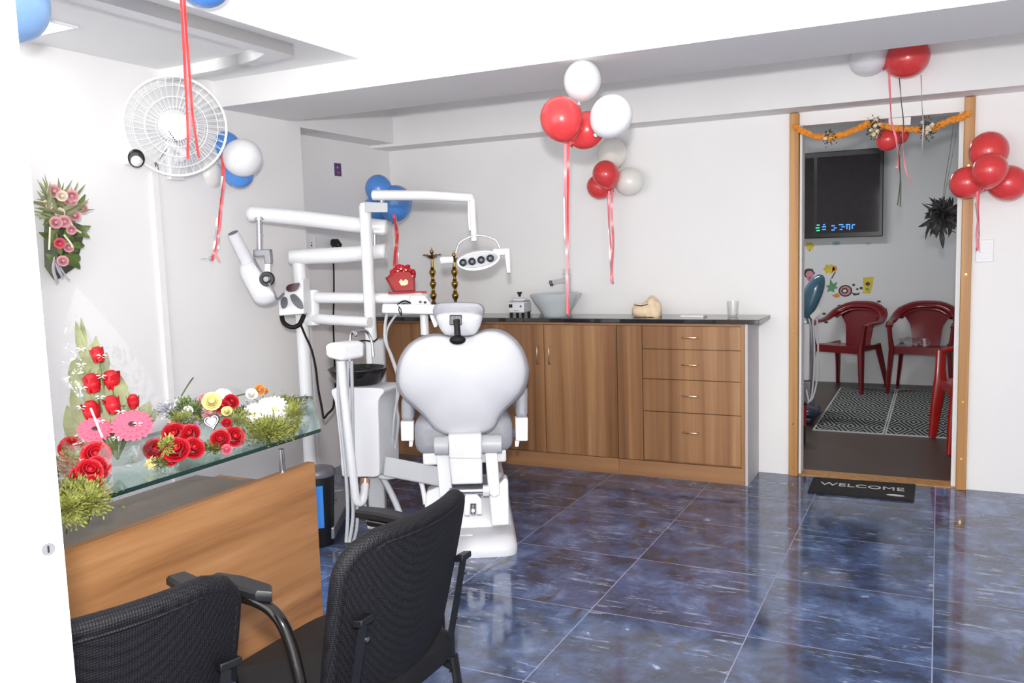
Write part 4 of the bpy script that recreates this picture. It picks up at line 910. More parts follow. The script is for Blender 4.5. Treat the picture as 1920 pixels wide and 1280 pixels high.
bouquet('mixed bouquet of cream yellow and white roses behind the dark red roses', (400, 790), [('rose', 'yellow', 397, 752, 16, .13), ('rose', 'blush', 385, 750, 14, .11), ('rose', 'white', 418, 744, 15, .13), ('rose', 'red', 417, 761, 13, .11), ('rose', 'red', 434, 752, 13, .12), ('rose', 'blush', 396, 773, 17, .09), ('rose', 'yellow', 425, 770, 9, .1), ('rose', 'white', 352, 770, 9, .1), ('rose', 'white', 472, 738, 10, .12)],
    [('leaf_green', [(365, 772, 26, 18, .09, 320), (350, 760, 18, 14, .1, 120)]), ('moss', [(440, 776, 26, 8, .08, 160), (345, 785, 18, 10, .08, 100)]), ('leaf_dark', [(335, 780, 20, 10, .07, 120), (360, 782, 20, 10, .08, 120)])], [(330, 800, .03), (340, 752, .1), (385, 730, .15), (430, 726, .16), (470, 745, .12), (455, 785, .06), (400, 800, .03)], 9)
bouquet('thin bouquet with one small orange flower lying at the back of the glass desk', (440, 765), [('rose', 'orange', 487, 730, 9, .12), ('rose', 'orange', 497, 733, 6, .11)],
    [('silver_foil', [(320, 765, 24, 10, .09, 160), (300, 775, 16, 8, .07, 60)])], [(300, 782, .05), (340, 752, .1), (420, 735, .12), (500, 714, .15), (512, 735, .12), (440, 760, .08)], 10, tail=[[(320, 770, .08), (400, 752, .1), (480, 733, .12)], [(330, 765, .09), (420, 748, .1), (488, 730, .12)], [(340, 742, .12), (352, 722, .16), (362, 708, .19)]])
# ---------------------------------------------------------------- black mesh visitor chairs (facing -X when unrotated)
def visitor_chair(name, label, loc, rz):
    T = thing(name, label, 'chair', (0, 0, 0))
    def bk(v, u):      # v across (-1..1), u up (0..1)
        wv = .228*(1-.10*(1-u)**2) ; x = .155+.085*u-.05*(v*v)+.035*math.sin(PI*u)*0; z = .44+.385*u
        if u > .999: pass
        return V((x, v*wv, z))
    # mesh back with rounded corners
    def outline_scale(v, u):
        top = u; lim = 1.0
        if u > .8: lim = math.sqrt(max(0, 1-((u-.8)/.2)**2))*.32+.68
        if u < .12: lim = math.sqrt(max(0, 1-((.12-u)/.12)**2))*.2+.8
        return lim
    NV, NU = 18, 22; P = []
    for i in range(NU+1):
        u = i/NU; l = outline_scale(0, u); P.append([bk((2*j/NV-1)*l, u) for j in range(NV+1)])
    b = B(); b.grid(P, .036); mk('backrest', b, 'mesh_weave', T, angle=60)
    loop = [bk(outline_scale(0, i/NU)*-1, i/NU) for i in range(NU+1)]+[bk((2*j/NV-1)*outline_scale(0, 1), 1) for j in range(1, NV)]+[bk(outline_scale(0, i/NU), i/NU) for i in range(NU, -1, -1)]+[bk((1-2*j/NV)*outline_scale(0, 0), 0) for j in range(1, NV)]
    b = B(); b.tube(loop, .02, 12, closed=True); mk('back_rim', b, 'mesh_weave', T)
    b = B(); lp2 = [V((p.x+.019, p.y*.92, .44+(p.z-.44)*.955+.006)) for p in loop]; b.tube(lp2, .0035, 6, closed=True); mk('piping', b, 'mesh_weave', T)
    b = B(); S = []
    for i, (s_, z) in enumerate(((.9, .395), (1, .405), (1.02, .43), (1, .455), (.9, .468), (.3, .472))):
        ring = []
        for k in range(36):
            a = 2*PI*k/36; cx, cy = math.cos(a), math.sin(a); e = .32
            ring.append((-.035+.215*s_*math.copysign(abs(cx)**e, cx), .228*s_*math.copysign(abs(cy)**e, cy), z-(.02 if cx < -.6 and i > 2 else 0)))
        S.append(ring)
    b.rings(S); mk('seat', b, 'black_rubber', T)
    for sy in (-1, 1):
        b = B(); y = sy*.2
        path = [V((.166, y, .36)), V((.166, y, .46)), V((.189, y, .56)), V((.209, y, .655))]
        b.tube(path, .0165, 4, flat=.55); up = mk('back_post', b, 'black_plastic', T)
        b = B(); b.obox((.209, y, .662), V((.012, 0, .002)), V((0, .022, 0)), V((0, 0, .008))); mk('post_cap', b, 'black_plastic', up, bevel=.003)
        b = B()
        for z, x in ((.62, .2145), (.5, .1875)): b.cyl((x, y+.004, z), (x-.012, y+.004, z+.001), .0055, n=10)
        mk('bolt', b, 'chrome', up)
        y2 = sy*.262
        b = B(); b.tube(spline([V((-.2, sy*.19, .39)), V((-.222, sy*.205, .25)), V((-.235, sy*.215, .012))], 5), .0125, 10); mk('leg', b, 'black_gloss', T)
        b = B(); b.tube(spline([V((.17, sy*.2, .4)), V((.185, sy*.205, .25)), V((.2, sy*.215, .012))], 5), .0145, 10, flat=.7); mk('leg', b, 'black_gloss', T)
        arm_ = spline([V((.1, sy*.215, .375)), V((.098, y2-sy*.01, .42)), V((.088, y2, .52)), V((.066, y2, .61)), V((.035, y2, .664)), V((-.02, y2, .688)), V((-.12, y2, .693))], 6)
        b = B(); b.tube(arm_, .0135, 12); mk('arm_support', b, 'black_gloss', T)
        b = B(); b.rings([[V((x, y2+q*.026*s_, z)) for x, q, z in ((-.15, -.9, .708-dz), (-.15, .9, .708-dz), (-.08, 1.05, .71-dz), (.0, .95, .704-dz), (.022, 0, .698-dz), (.0, -.95, .704-dz), (-.08, -1.05, .71-dz))] for s_, dz in ((.8, .004), (1, 0), (1, -.012), (.75, -.018))]); mk('armrest', b, 'black_plastic', T)
        b = B()
        for x in (-.235, .2):
            b.cyl((x, sy*.215, 0), (x, sy*.215, .018), .018, n=12)
        mk('foot_cap', b, 'black_rubber', T)
    b = B()
    for x in (-.17, .12): b.cyl((x, -.215, .385), (x, .215, .385), .011, n=10)
    for sy in (-1, 1): b.tube([V((.166, sy*.2, .37)), V((.12, sy*.2, .385)), V((-.17, sy*.2, .385))], .011, 8)
    mk('seat_frame', b, 'black_plastic', T)
    T.location = loc; T.rotation_euler = (0, 0, rz); return T
vc = visitor_chair('visitor_chair', 'black mesh-back armchair standing between the desk and the dental chair', (-.055, -1.435, 0), -.02)
dup(vc, (-.235, -2.012, 0), -.33, 'black mesh-back armchair nearest the open white door, cut by the bottom left', 'mesh visitor chairs at the reception desk')
vc['group'] = 'mesh visitor chairs at the reception desk'
# ---------------------------------------------------------------- left wall: fan, camera, bouquet, sockets
fc = at(330, 237, 4.06); fa = (CC-fc).normalized(); fa = (fa+V((.12, .0, -.05))).normalized(); fu = (V((0, 0, 1))-fa*fa.z).normalized(); fr = fu.cross(fa).normalized()
wy = onx(350, 290, XL)
T = thing('wall_fan', 'white caged wall fan mounted high on the left wall', 'fan', fc)
RF = .228
def fp(r, a, z): return fc+fr*(r*math.cos(a))+fu*(r*math.sin(a))+fa*z
b = B()
b.tube([fp(RF, 2*PI*k/48, 0) for k in range(48)], .006, 8, closed=True)
for q in (.82, .6, .4): b.tube([fp(RF*q, 2*PI*k/40, .075*(1-q*q)) for k in range(40)], .0016, 5, closed=True)
for k in range(40):
    a = 2*PI*k/40; b.tube([fp(RF*q, a+.25*(1-q), .075*(1-q*q)) for q in (1, .85, .65, .45, .26)], .0011, 4, cap=False)
mk('front_grille', b, 'fan_white', T)
b = B()
for k in range(40):
    a = 2*PI*k/40; b.tube([fp(RF*q, a, -.085*(1-q**3)) for q in (1, .9, .7, .45, .25)], .0011, 4, cap=False)
for q in (.85, .6): b.tube([fp(RF*q, 2*PI*k/40, -.085*(1-q**3)) for k in range(40)], .0016, 5, closed=True)
mk('rear_grille', b, 'fan_white', T)
b = B(); b.lathe([(.058, .062), (.06, .07), (.05, .078), (0, .08)], fc, ax=fa, n=30); cap_ = mk('centre_cap', b, 'fan_white', T)
b = B()
for k in range(6):
    p = at(317+2.6*k, 247+3.6*k, dep(fc)-.085); b.obox(p, CR*.0022, CU*(.0035 if k % 2 else .0022), CFW*.0006)
mk('lettering', b, 'black_plastic', cap_)
for k in range(4):
    b = B(); a0 = k*PI/2+.3; P = []
    for i in range(7):
        q = .18+.7*i/6; P.append([fp(RF*q, a0+v*(.9-.25*q), -.02+.03*v+.0*q) for v in (-.5, -.25, 0, .25, .5)])
    b.grid(P, .002); mk('blade', b, 'fan_blade', T)
b = B(); b.lathe([(0, -.19), (.05, -.185), (.07, -.15), (.075, -.1), (.06, -.085), (.03, -.03), (.03, .03), (0, .035)], fc, ax=fa, n=28); mk('motor', b, 'fan_white', T)
mb_ = fc-fa*.14; wp = V((XL, mb_.y+.02, mb_.z-.16))
b = B(); b.tube(spline([mb_, mb_+V((-.02, 0, -.08)), V((XL+.09, wp.y, wp.z+.02)), V((XL+.03, wp.y, wp.z))]), .02, 12); mk('bracket_arm', b, 'unit_white', T)
b = B(); b.box((XL+.001, wp.y-.05, wp.z-.1), (XL+.035, wp.y+.05, wp.z+.09)); mk('wall_plate', b, 'unit_white', T, bevel=.01)
b = B()
for k, dx in enumerate((-4, 5)):
    p = at(293+dx*.6, 308, 4.15); q = at(291+dx, 330, 4.15); b.tube([p, (p+q)/2+V((0, .004, 0)), q], .0022, 6); b.ell(at(293, 308, 4.15), (.008, .008, .014), n=10, m=8)
b.tube([at(293, 308, 4.15), mb_-fu*.06], .0015, 5)
mk('pull_cord', b, 'dark_panel', T)
# small dome camera
p = onx(237, 302, XL); dcn = V((1, -.55, -.1)).normalized()
T = thing('security_camera', 'small white wall camera with a black crescent visor left of the fan', 'camera', V((XL, p.y, p.z)))
b = B(); b.cyl((XL+.001, p.y, p.z), (XL+.05, p.y, p.z), .02, .016, 16); mk('mount', b, 'unit_white', T)
c = V((XL+.09, p.y-.02, p.z)); b = B(); b.lathe([(.0, -.06), (.03, -.055), (.034, -.02), (.034, .02), (.024, .03), (0, .031)], c, ax=(CC-c).normalized(), n=24); mk('housing', b, 'unit_white', T)
b = B(); fv = (CC-c).normalized(); su = (V((0, 0, 1))-fv*fv.z).normalized(); sr = fv.cross(su)
b.rings([[c+fv*e+sr*(math.cos(a)*r_)+su*(math.sin(a)*r_*1.15+o) for a in [2*PI*k/24 for k in range(24)]] for r_, e, o in ((.034, -.005, .002), (.036, .03, .004), (.031, .034, .004), (.028, .036, .0))]); mk('visor', b, 'black_gloss', T)
b = B(); b.ell(c+fv*.033-su*.008, (.025, .025, .025)); mk('lens_cover', b, 'unit_white', T)
# bouquet hung on the left wall
pc = onx(115, 430, XL+.12)
T = thing('hanging_bouquet', 'pink and cream rose bouquet with olive leaves hung on the left wall', 'bouquet', pc)
HB = lambda x, y, e=0: onx(x, y, XL+.12+e)
hs_ = lambda px: px*dep(pc)/CF
for i, (k, col, x, y, r) in enumerate((('rose', 'blush', 102, 358, 11), ('rose', 'cream', 116, 367, 9), ('rose', 'blush', 135, 367, 10), ('rose', 'blush', 132, 378, 10), ('rose', 'cream', 88, 385, 9), ('rose', 'blush', 156, 391, 8), ('rose', 'blush', 141, 404, 9), ('rose', 'blush', 105, 417, 10), ('rose', 'blush', 121, 415, 10), ('rose', 'blush', 134, 431, 8), ('rose', 'pink', 112, 456, 9), ('rose', 'blush', 129, 464, 8), ('rose', 'cream', 112, 398, 8), ('rose', 'blush', 118, 489, 9))):
    p = HB(x, y, .04+.02*math.sin(i)); flower(k, col, T, p, hs_(r), toC(p)+V((.2*math.sin(i*2), .1, .2*math.cos(i))), i)
b = B()
for i in range(70):
    a = random.uniform(.1, PI-.1); L = random.uniform(50, 95); x0_, y0_ = 112+random.uniform(-22, 24), 392+random.uniform(-10, 24)
    b.leaf(HB(x0_, y0_, random.uniform(-.02, .03)), HB(x0_+math.cos(a)*L*.62, y0_-math.sin(a)*L*.72, random.uniform(-.03, .06)), hs_(random.uniform(4, 8)), up=V((1, -.5, 0)), curl=.1)
mk('blade_leaf', b, 'leaf_olive', T)
b = B()
for i in range(46):
    x0_, y0_ = random.uniform(88, 145), random.uniform(380, 490); a = random.uniform(0, 2*PI); L = random.uniform(22, 40)
    b.leaf(HB(x0_, y0_, random.uniform(-.03, .02)), HB(x0_+math.cos(a)*L*.7, y0_+math.sin(a)*L, random.uniform(-.03, .03)), hs_(random.uniform(9, 16)), up=V((1, -.5, 0)), curl=.12)
mk('foliage', b, 'leaf_green', T)
b = B()
for px in ([(84, 400), (150, 410), (148, 500), (128, 505), (112, 480), (84, 470)],): b.grid([[HB(84, 400, -.08), HB(112, 405, -.05), HB(160, 425, -.04)], [HB(82, 450, -.08), HB(112, 450, .0), HB(152, 462, -.02)], [HB(84, 500, -.08), HB(106, 500, -.01), HB(142, 500, -.06)], [HB(98, 520, -.06), HB(104, 527, -.02), HB(112, 520, -.04)]], .002)
mk('wrap', b, 'leaf_dark', T)
b = B()
for P in ([(94, 425), (93, 450), (92, 468)], [(128, 410), (140, 428), (152, 436)], [(120, 440), (132, 455), (136, 464)]): b.tube(spline([HB(x, y, .05) for x, y in P]), .004, 6)
mk('pearl_string', b, 'petal_cream', T)
b = B()
for P in ([(104, 482), (100, 505), (108, 530)], [(104, 482), (110, 505), (118, 520)], [(112, 500), (122, 515), (130, 525)]):
    b.tube(spline([HB(x, y, .03) for x, y in P]), hs_(3.2), 6, flat=.25)
mk('ribbon_tail', b, 'silver_foil', T)
# sockets
def plate_on(name, label, cat, xc, mats, px, plane='x', val=XN, w_=.08, h_=.08, th=.012, group=None):
    p = onx(*px, val) if plane == 'x' else ony(*px, val)
    t = thing(name, label, cat, p, group=group); b = B()
    if plane == 'x': b.box((val+.0005, p.y-w_/2, p.z-h_/2), (val+th, p.y+w_/2, p.z+h_/2))
    else: b.box((p.x-w_/2, val-th, p.z-h_/2), (p.x+w_/2, val-.0005, p.z+h_/2))
    mk('plate', b, mats, t, bevel=.003); return t, p
t, p = plate_on('wall_socket', 'white double wall socket with a black plug behind the x-ray arms', 'socket', 0, 'socket_white', (606, 458), w_=.2, h_=.1)
b = B(); q = onx(584, 460, XN+.0135); b.cyl(q, q+V((.002, 0, 0)), .006, n=10); q = onx(584, 455, XN+.0135); b.cyl(q, q+V((.002, 0, 0)), .004, n=10); mk('socket_hole', b, 'black_plastic', t)
q = onx(624, 455, XN+.013)
t = thing('power_cable', 'black plug and thin black cable hanging down the niche wall', 'cable', q)
b = B(); b.tube([q, q+V((.03, 0, -.002)), q+V((.05, 0, -.02)), q+V((.052, 0, -.045))], [.026, .028, .022, .01], 14); mk('plug', b, 'black_plastic', t)
b = B(); b.tube(spline([onx(624, 463, XN+.05), onx(625, 485, XN+.03), onx(626, 520, XN+.02), onx(626, 560, XN+.02), onx(625, 600, XN+.02), onx(626, 640, XN+.02), onx(628, 700, XN+.02), onx(630, 760, XN+.02)]), .0055, 8); mk('cord', b, 'black_rubber', t)
p = onx(633, 318, XN)
t = thing('wall_sign', 'small purple sign on the niche wall above the x-ray arm', 'sign', p)
b = B(); b.box((XN+.0005, p.y-.035, p.z-.042), (XN+.004, p.y+.035, p.z+.042)); mk('panel', b, 'purple_print', t)
b = B(); b.box((XN+.0042, p.y-.012, p.z+.008), (XN+.005, p.y+.002, p.z+.02)); b.box((XN+.0042, p.y-.015, p.z-.02), (XN+.005, p.y+.018, p.z-.017)); mk('print', b, 'petal_lilac', t)
t, p = plate_on('light_switch', 'white switch plate on the back wall right of the doorway', 'switch', 0, 'socket_white', (1846, 470), 'y', YW, .085, .12)
b = B()
for k in (-1, 1): b.box((p.x-.026, YW-.016, p.z+k*.026-.016), (p.x+.026, YW-.0125, p.z+k*.026+.016))
mk('rocker', b, 'socket_white', t, bevel=.001)
# surface conduit strips on the left wall
for px, lab in (((300, 500), 'white plastic conduit running down the left wall below the fan'),):
    p = onx(*px, XL); b = B(); b.box((XL+.0005, p.y-.02, .0), (XL+.014, p.y+.02, 1.83)); solo('cable_conduit', b, 'wall_paint', lab, 'conduit', bevel=.002)
# ---------------------------------------------------------------- balloons and ribbons
def balloon(P, rpx, col, label, group, neck, el=1.06):
    P = V(P); r = rpx*dep(P)/CF; nk = V(neck).normalized(); rot = nk.to_track_quat('Z', 'Y').to_matrix()
    def fn(d, q):
        k = 1-.10*max(0, d.z)**2; return V((q.x*k, q.y*k, q.z*(1.0 if d.z < 0 else 1.07)))
    b = B(); b.ell(P, (r, r, r*el), rot=rot, n=36, m=22, fn=fn)
    o = solo('balloon', b, 'balloon_'+col, label, 'balloon', group)
    kn = P+nk*r*el*1.07; b = B(); b.lathe([(r*.1, -.012*r/.09), (.0035, 0), (.0085, .008), (.009, .011), (0, .009)], kn, ax=nk, n=12); mk('knot', b, 'balloon_'+col, o)
    return o
def ribbons(label, strands, group=None):
    first = V(strands[0][1][0]); T = thing('ribbon', label, 'ribbon', first, group=group)
    for m, pts, wd in strands:
        sp_ = spline(pts, 8); b = B(); P = []
        for i, p in enumerate(sp_):
            a = .5*math.sin(i*.35+wd*900)+.2; s_ = (CR*math.cos(a)+CFW*math.sin(a))*wd/2; P.append([p-s_, p+s_])
        b.grid(P, .0006); mk('strand', b, m, T)
    return T
G1 = 'balloons hanging in front of the dropped beam'
Y1 = .42
balloon(ony(1092, 151, Y1+.06), 35, 'white', 'white balloon at the top of the middle cluster against the beam', G1, (-.2, 0, -1))
balloon(ony(1053, 223, Y1-.08), 40, 'red', 'large red balloon at the left of the middle cluster', G1, (.35, .2, -.9))
balloon(ony(1100, 244, Y1+.06), 34, 'red', 'red balloon squeezed between the red and white ones of the middle cluster', G1, (-.6, 0, -.5))
balloon(ony(1146, 218, Y1-.07), 39, 'white', 'large white balloon at the right of the middle cluster', G1, (-.7, .2, -.6))
R = lambda pts, Y: [ony(x, y, Y) for x, y in pts]
ribbons('pink and red ribbons hanging from the middle balloon cluster down to the worktop', [('ribbon_pink', R([(1060, 262), (1060, 350), (1062, 450), (1063, 520), (1064, 588)], Y1), .011), ('ribbon_red', R([(1066, 262), (1065, 330), (1064, 430), (1063, 540), (1067, 592)], Y1+.01), .011), ('ribbon_silver', R([(1058, 264), (1062, 300), (1058, 380), (1060, 460)], Y1+.015), .005)])
G2 = 'balloons taped to the back wall in the small cluster'
Y2 = 2.18
balloon(ony(1147, 288, Y2+.02), 28, 'pearl', 'pearl balloon at the top of the small back wall cluster', G2, (0, 0, -1))
balloon(ony(1180, 340, Y2), 26, 'pearl', 'pearl balloon at the right of the small back wall cluster', G2, (-1, 0, .1))
balloon(ony(1124, 350, Y2-.02), 23, 'red', 'lower red balloon of the small back wall cluster', G2, (.8, 0, -.3))
balloon(ony(1136, 327, Y2-.12), 25, 'red', 'upper red balloon of the small back wall cluster', G2, (.3, .3, -.9))
ribbons('pink and silver ribbons hanging from the small back wall balloon cluster', [('ribbon_pink', R([(1148, 352), (1147, 400), (1150, 460), (1146, 520), (1150, 530)], Y2-.08), .016), ('ribbon_pink', R([(1142, 358), (1142, 420), (1146, 470), (1149, 532)], Y2-.07), .012), ('ribbon_silver', R([(1139, 365), (1142, 430), (1145, 500), (1148, 530)], Y2-.06), .008)])
G3 = 'balloons above the doorway'
Y3 = 1.97
balloon(ony(1629, 108, Y3), 33, 'white', 'white balloon above the doorway half hidden by the beam', G3, (.8, 0, .3))
balloon(ony(1702, 108, Y3), 37, 'red', 'red balloon above the doorway half hidden by the beam', G3, (-.8, 0, -.3))
ribbons('pale pink and dark ribbons hanging in the doorway from the balloons above', [('ribbon_pink', R([(1667, 135), (1669, 180), (1672, 230), (1680, 260), (1684, 300), (1681, 315)], Y3), .011), ('leaf_dark', R([(1686, 145), (1690, 190), (1694, 240), (1685, 290), (1689, 340), (1688, 388)], Y3+.03), .006), ('ribbon_silver', R([(1727, 140), (1729, 200), (1731, 240), (1728, 290)], Y3+.02), .006), ('ribbon_pink', R([(1692, 240), (1694, 290), (1700, 325), (1712, 350)], Y3+.01), .007), ('leaf_dark', R([(1686, 290), (1688, 340), (1683, 385)], Y3+.05), .007)])
G4 = 'red balloons at the right door post'
Y4 = 2.14
balloon(ony(1854, 283, Y4), 34, 'red', 'topmost red balloon of the four beside the right door post', G4, (0, 0, -1))
balloon(ony(1890, 343, Y4), 33, 'red', 'red balloon at the right edge of the photo beside the doorway', G4, (-.8, 0, .2))
balloon(ony(1814, 342, Y4), 30, 'red', 'left red balloon overlapping the right door post', G4, (.8, 0, .2))
balloon(ony(1856, 320, Y4-.12), 31, 'red', 'frontmost red balloon in the middle of the doorway cluster', G4, (-.2, .4, -.8))
ribbons('pink and red ribbon hanging beside the right door post', [('ribbon_pink', R([(1832, 345), (1833, 400), (1831, 440), (1834, 468)], Y4-.05), .012), ('ribbon_red', R([(1836, 345), (1834, 390), (1836, 440), (1831, 470)], Y4-.04), .01), ('ribbon_silver', R([(1829, 380), (1834, 430), (1837, 472)], Y4-.045), .006)])
G5 = 'blue balloons in the corner behind the lamp arm'
balloon(at(710, 354, 5.6), 25, 'blue', 'topmost blue balloon behind the lamp arm in the corner', G5, (.2, 0, -1))
balloon(at(741, 381, 5.63), 32, 'blue', 'right blue balloon below the lamp arm in the corner', G5, (-.2, 0, -1))
balloon(at(706, 393, 5.7), 26, 'blue', 'lower blue balloon behind the lamp pole in the corner', G5, (1, 0, 0))
A5 = lambda pts, d: [at(x, y, d) for x, y in pts]
ribbons('red and pink ribbon hanging from the blue balloons in the corner', [('ribbon_red', A5([(738, 402), (743, 425), (745, 445), (741, 475), (739, 508)], 5.55), .02), ('ribbon_pink', A5([(741, 405), (742, 440), (744, 470), (744, 508)], 5.56), .014), ('ribbon_silver', A5([(743, 412), (746, 450), (748, 500)], 5.555), .006)])
G6 = 'blue and white balloons beside the wall fan'
balloon(at(424, 274, 4.55), 26, 'blue', 'blue balloon peeking out behind the right edge of the wall fan', G6, (.2, 0, -1))
balloon(at(387, 329, 4.5), 30, 'pearl', 'pearl balloon low behind the wall fan', G6, (.8, 0, .6))
balloon(at(447, 325, 4.45), 27, 'blue', 'blue balloon under the white one right of the wall fan', G6, (-.8, 0, .6))
balloon(at(455, 296, 4.33), 35, 'white', 'white balloon right of the wall fan', G6, (-1, 0, 0))
ribbons('red and silver ribbons hanging below the balloons beside the wall fan', [('ribbon_red', A5([(416, 290), (418, 320), (413, 370), (408, 420), (404, 450), (398, 488)], 4.3), .014), ('ribbon_pink', A5([(419, 296), (420, 340), (415, 390), (412, 430), (405, 470), (412, 490)], 4.31), .011), ('ribbon_silver', A5([(417, 330), (408, 400), (404, 445), (396, 478), (376, 486)], 4.29), .01), ('ribbon_silver', A5([(418, 350), (412, 420), (410, 455), (402, 480), (393, 488)], 4.32), .01)])
G7 = 'blue balloons under the lowered ceiling'
balloon(at(22, 8, 2.7), 66, 'sky', 'blue balloon coloured pale as if overexposed at the top left corner beside the open door', G7, (0, 0, 1))
balloon(at(382, -36, 3.0), 48, 'blue', 'blue balloon cut by the top edge beside the long red ribbons', G7, (-.8, 0, .4))
ribbons('long red ribbons hanging from the ceiling in front of the wall fan', [('ribbon_red', A5([(337, -40), (340, 10), (344, 80), (348, 160), (352, 240), (352, 298)], 2.9), .0085), ('ribbon_red', A5([(344, -40), (348, 40), (354, 120), (359, 190), (363, 230), (373, 296)], 2.91), .0085), ('ribbon_pink', A5([(342, -40), (345, 40), (350, 130), (357, 220), (356, 262)], 2.93), .004)])
# ---------------------------------------------------------------- doorway decorations
gp_ = [(1492, 238), (1510, 249), (1535, 257), (1562, 257), (1590, 249), (1615, 238), (1634, 230), (1652, 236), (1682, 241), (1718, 243), (1746, 241), (1770, 231), (1795, 222), (1814, 213)]
path = spline([ony(x, y, 2.245) for x, y in gp_], 8)
T = thing('garland', 'orange marigold garland strung between the two door posts', 'garland', path[0])
b = B(); rnd = random.Random(4)
for i, p in enumerate(path):
    for k in range(4):
        o = V((rnd.uniform(-.006, .006), rnd.uniform(-.01, .006), rnd.uniform(-.008, .008))); b.ell(p+o, rnd.uniform(.009, .0135), n=8, m=6, fn=lambda d, q: q*(1+.25*math.sin(9*d.x)*math.sin(8*d.z)))
mk('marigold_string', b, 'petal_orange', T)
for x, y, n_ in ((1640, 240, 14), (1738, 243, 9), (1555, 257, 4)):
    c = ony(x, y, 2.225)
    b = B()
    for i in range(n_): b.ell(c+V((rnd.uniform(-.025, .025), rnd.uniform(-.02, .02), rnd.uniform(-.03, .05))), rnd.uniform(.008, .014), n=8, m=6)
    mk('white_blossom', b, 'petal_cream', T)
    b = B(); moss(b, c, (.04, .03, .055), n_*14, L=.016, wd=.005, rnd=rnd); mk('leaf_sprig', b, 'leaf_dark', T)
    if n_ > 10:
        b = B(); b.ell(ony(1638, 252, 2.21), .013, n=8, m=6); b.ell(ony(1643, 246, 2.21), .008, n=8, m=6); mk('yellow_blossom', b, 'petal_yellow', T)
p = ony(1686, 229, 2.275)
b = B(); b._new([ony(1666, 222, 2.28), ony(1708, 219, 2.28), ony(1707, 234, 2.28), ony(1666, 235, 2.28)]+[ony(1666, 222, 2.281), ony(1708, 219, 2.281), ony(1707, 234, 2.281), ony(1666, 235, 2.281)], [(0, 1, 2, 3), (7, 6, 5, 4), (0, 4, 5, 1), (1, 5, 6, 2), (2, 6, 7, 3), (3, 7, 4, 0)])
solo('paper_card', b, 'paper_white', 'bright white paper card hung from the door lintel behind the garland', 'card', smooth=False)
G8 = 'dark red balloons just inside the doorway'
balloon(ony(1665, 261, 2.4), 21, 'red', 'lower dark red balloon hanging inside the doorway', G8, (.5, 0, .8))
balloon(ony(1686, 252, 2.46), 17, 'red', 'upper dark red balloon hanging inside the doorway', G8, (-.4, 0, .9))
c = ony(1766, 402, 2.75)
T = thing('hanging_foliage', 'dark dried foliage bunch hanging on ribbons inside the doorway', 'foliage', c)
b = B()
for i in range(240):
    a = rnd.uniform(0, 2*PI); e = rnd.uniform(-1.3, 1.3); L = rnd.uniform(.04, .13); d_ = V((math.cos(a)*math.cos(e), math.sin(a)*math.cos(e), math.sin(e))); b.leaf(c+d_*rnd.uniform(.0, .05), c+d_*L+V((rnd.uniform(-.03, .03), rnd.uniform(-.03, .03), rnd.uniform(-.05, .02))), rnd.uniform(.012, .03), up=V((rnd.uniform(-1, 1), -1, .2)), curl=.25)
for x, y, x2, y2 in ((1765, 430, 1768, 466), (1750, 420, 1752, 440), (1785, 420, 1790, 430), (1760, 420, 1755, 446)): b.leaf(ony(x, y, 2.75), ony(x2, y2, 2.75), .03, up=V((0, -1, 0)))
mk('leaf_bunch', b, 'leaf_black', T)
for m, P in (('leaf_dark', [(1808, 46), (1796, 175), (1788, 232), (1780, 290), (1772, 340), (1768, 380)]), ('ribbon_silver', [(1818, 46), (1806, 172), (1796, 230), (1786, 290), (1778, 330), (1770, 375)])):
    b = B(); b.tube(spline([ony(x, y, 2.75) for x, y in P]), .011, 6, flat=.15); mk('ribbon_strand', b, m, T)
# door mat
T = thing('door_mat', 'black rubber door mat with white lettering in front of the doorway', 'mat', (.82, 2.1, 0))
b = B(); b.hexa([(.555, 1.925, .0005), (1.1, 1.945, .0005), (1.1, 2.285, .0005), (.545, 2.25, .0005)], [(.56, 1.93, .012), (1.095, 1.95, .012), (1.095, 2.28, .012), (.55, 2.245, .012)]); mk('mat_body', b, 'mat_black', T, bevel=.004)
text('lettering', 'WELCOME', .092, 'text_white', T, M.Translation((.825, 2.12, .0125)) @ M.Rotation(.035, 4, 'Z'), .0006)
b = B(); b.rings([[V((1.005+.045*math.cos(a)*s_, 2.0+.016*math.sin(a)*s_, z)) for a in [2*PI*k/24 for k in range(24)]] for s_, z in ((1, .0122), (1, .0132), (.1, .0133))]); mk('oval_mark', b, 'text_white', T)
# ---------------------------------------------------------------- room beyond: television
YT = 5.9
x0, x1 = ony(1490, 360, YT).x, ony(1656, 360, YT).x; z0, z1 = ony(1580, 445, YT).z, ony(1580, 282, YT).z
T = thing('television', 'black wall-mounted television with a dim reflecting screen in the far room', 'television', ((x0+x1)/2, YT+.06, z0))
b = B(); b.box((x0, YT, z0), (x1, YT+.06, z1)); mk('housing', b, 'tv_black', T, bevel=.006)
xs = ony(1526, 360, YT).x
b = B(); b.box((xs+.03, YT-.004, z0+.045), (x1-.03, YT+.001, z1-.05)); mk('screen', b, 'tv_screen', T)
b = B(); b.box((x0+.01, YT-.003, z0+.045), (xs, YT+.001, z1-.05)); mk('side_panel', b, 'tv_screen', T)
bb = B(); bg = B()
for x, y, w_, h_ in ((1545, 421, 3, 2), (1545, 425, 7, 2.2), (1545, 430, 7, 2.2), (1562, 423, 6, 2.4), (1566, 427, 5, 2.2), (1562, 431, 6, 2.2), (1577, 421, 8, 2), (1581, 425, 6, 2), (1577, 430, 5, 2.2), (1590, 421, 8, 2), (1588, 426, 2, 7), (1593, 427, 2, 8), (1598, 425, 2, 8), (1601, 421, 4, 2)):
    p = ony(x, y, YT-.005); s_ = dep(p)/CF; bb.obox(p, V((w_*s_*.5, 0, 0)), V((0, .0005, 0)), V((0, 0, h_*s_*.5)))
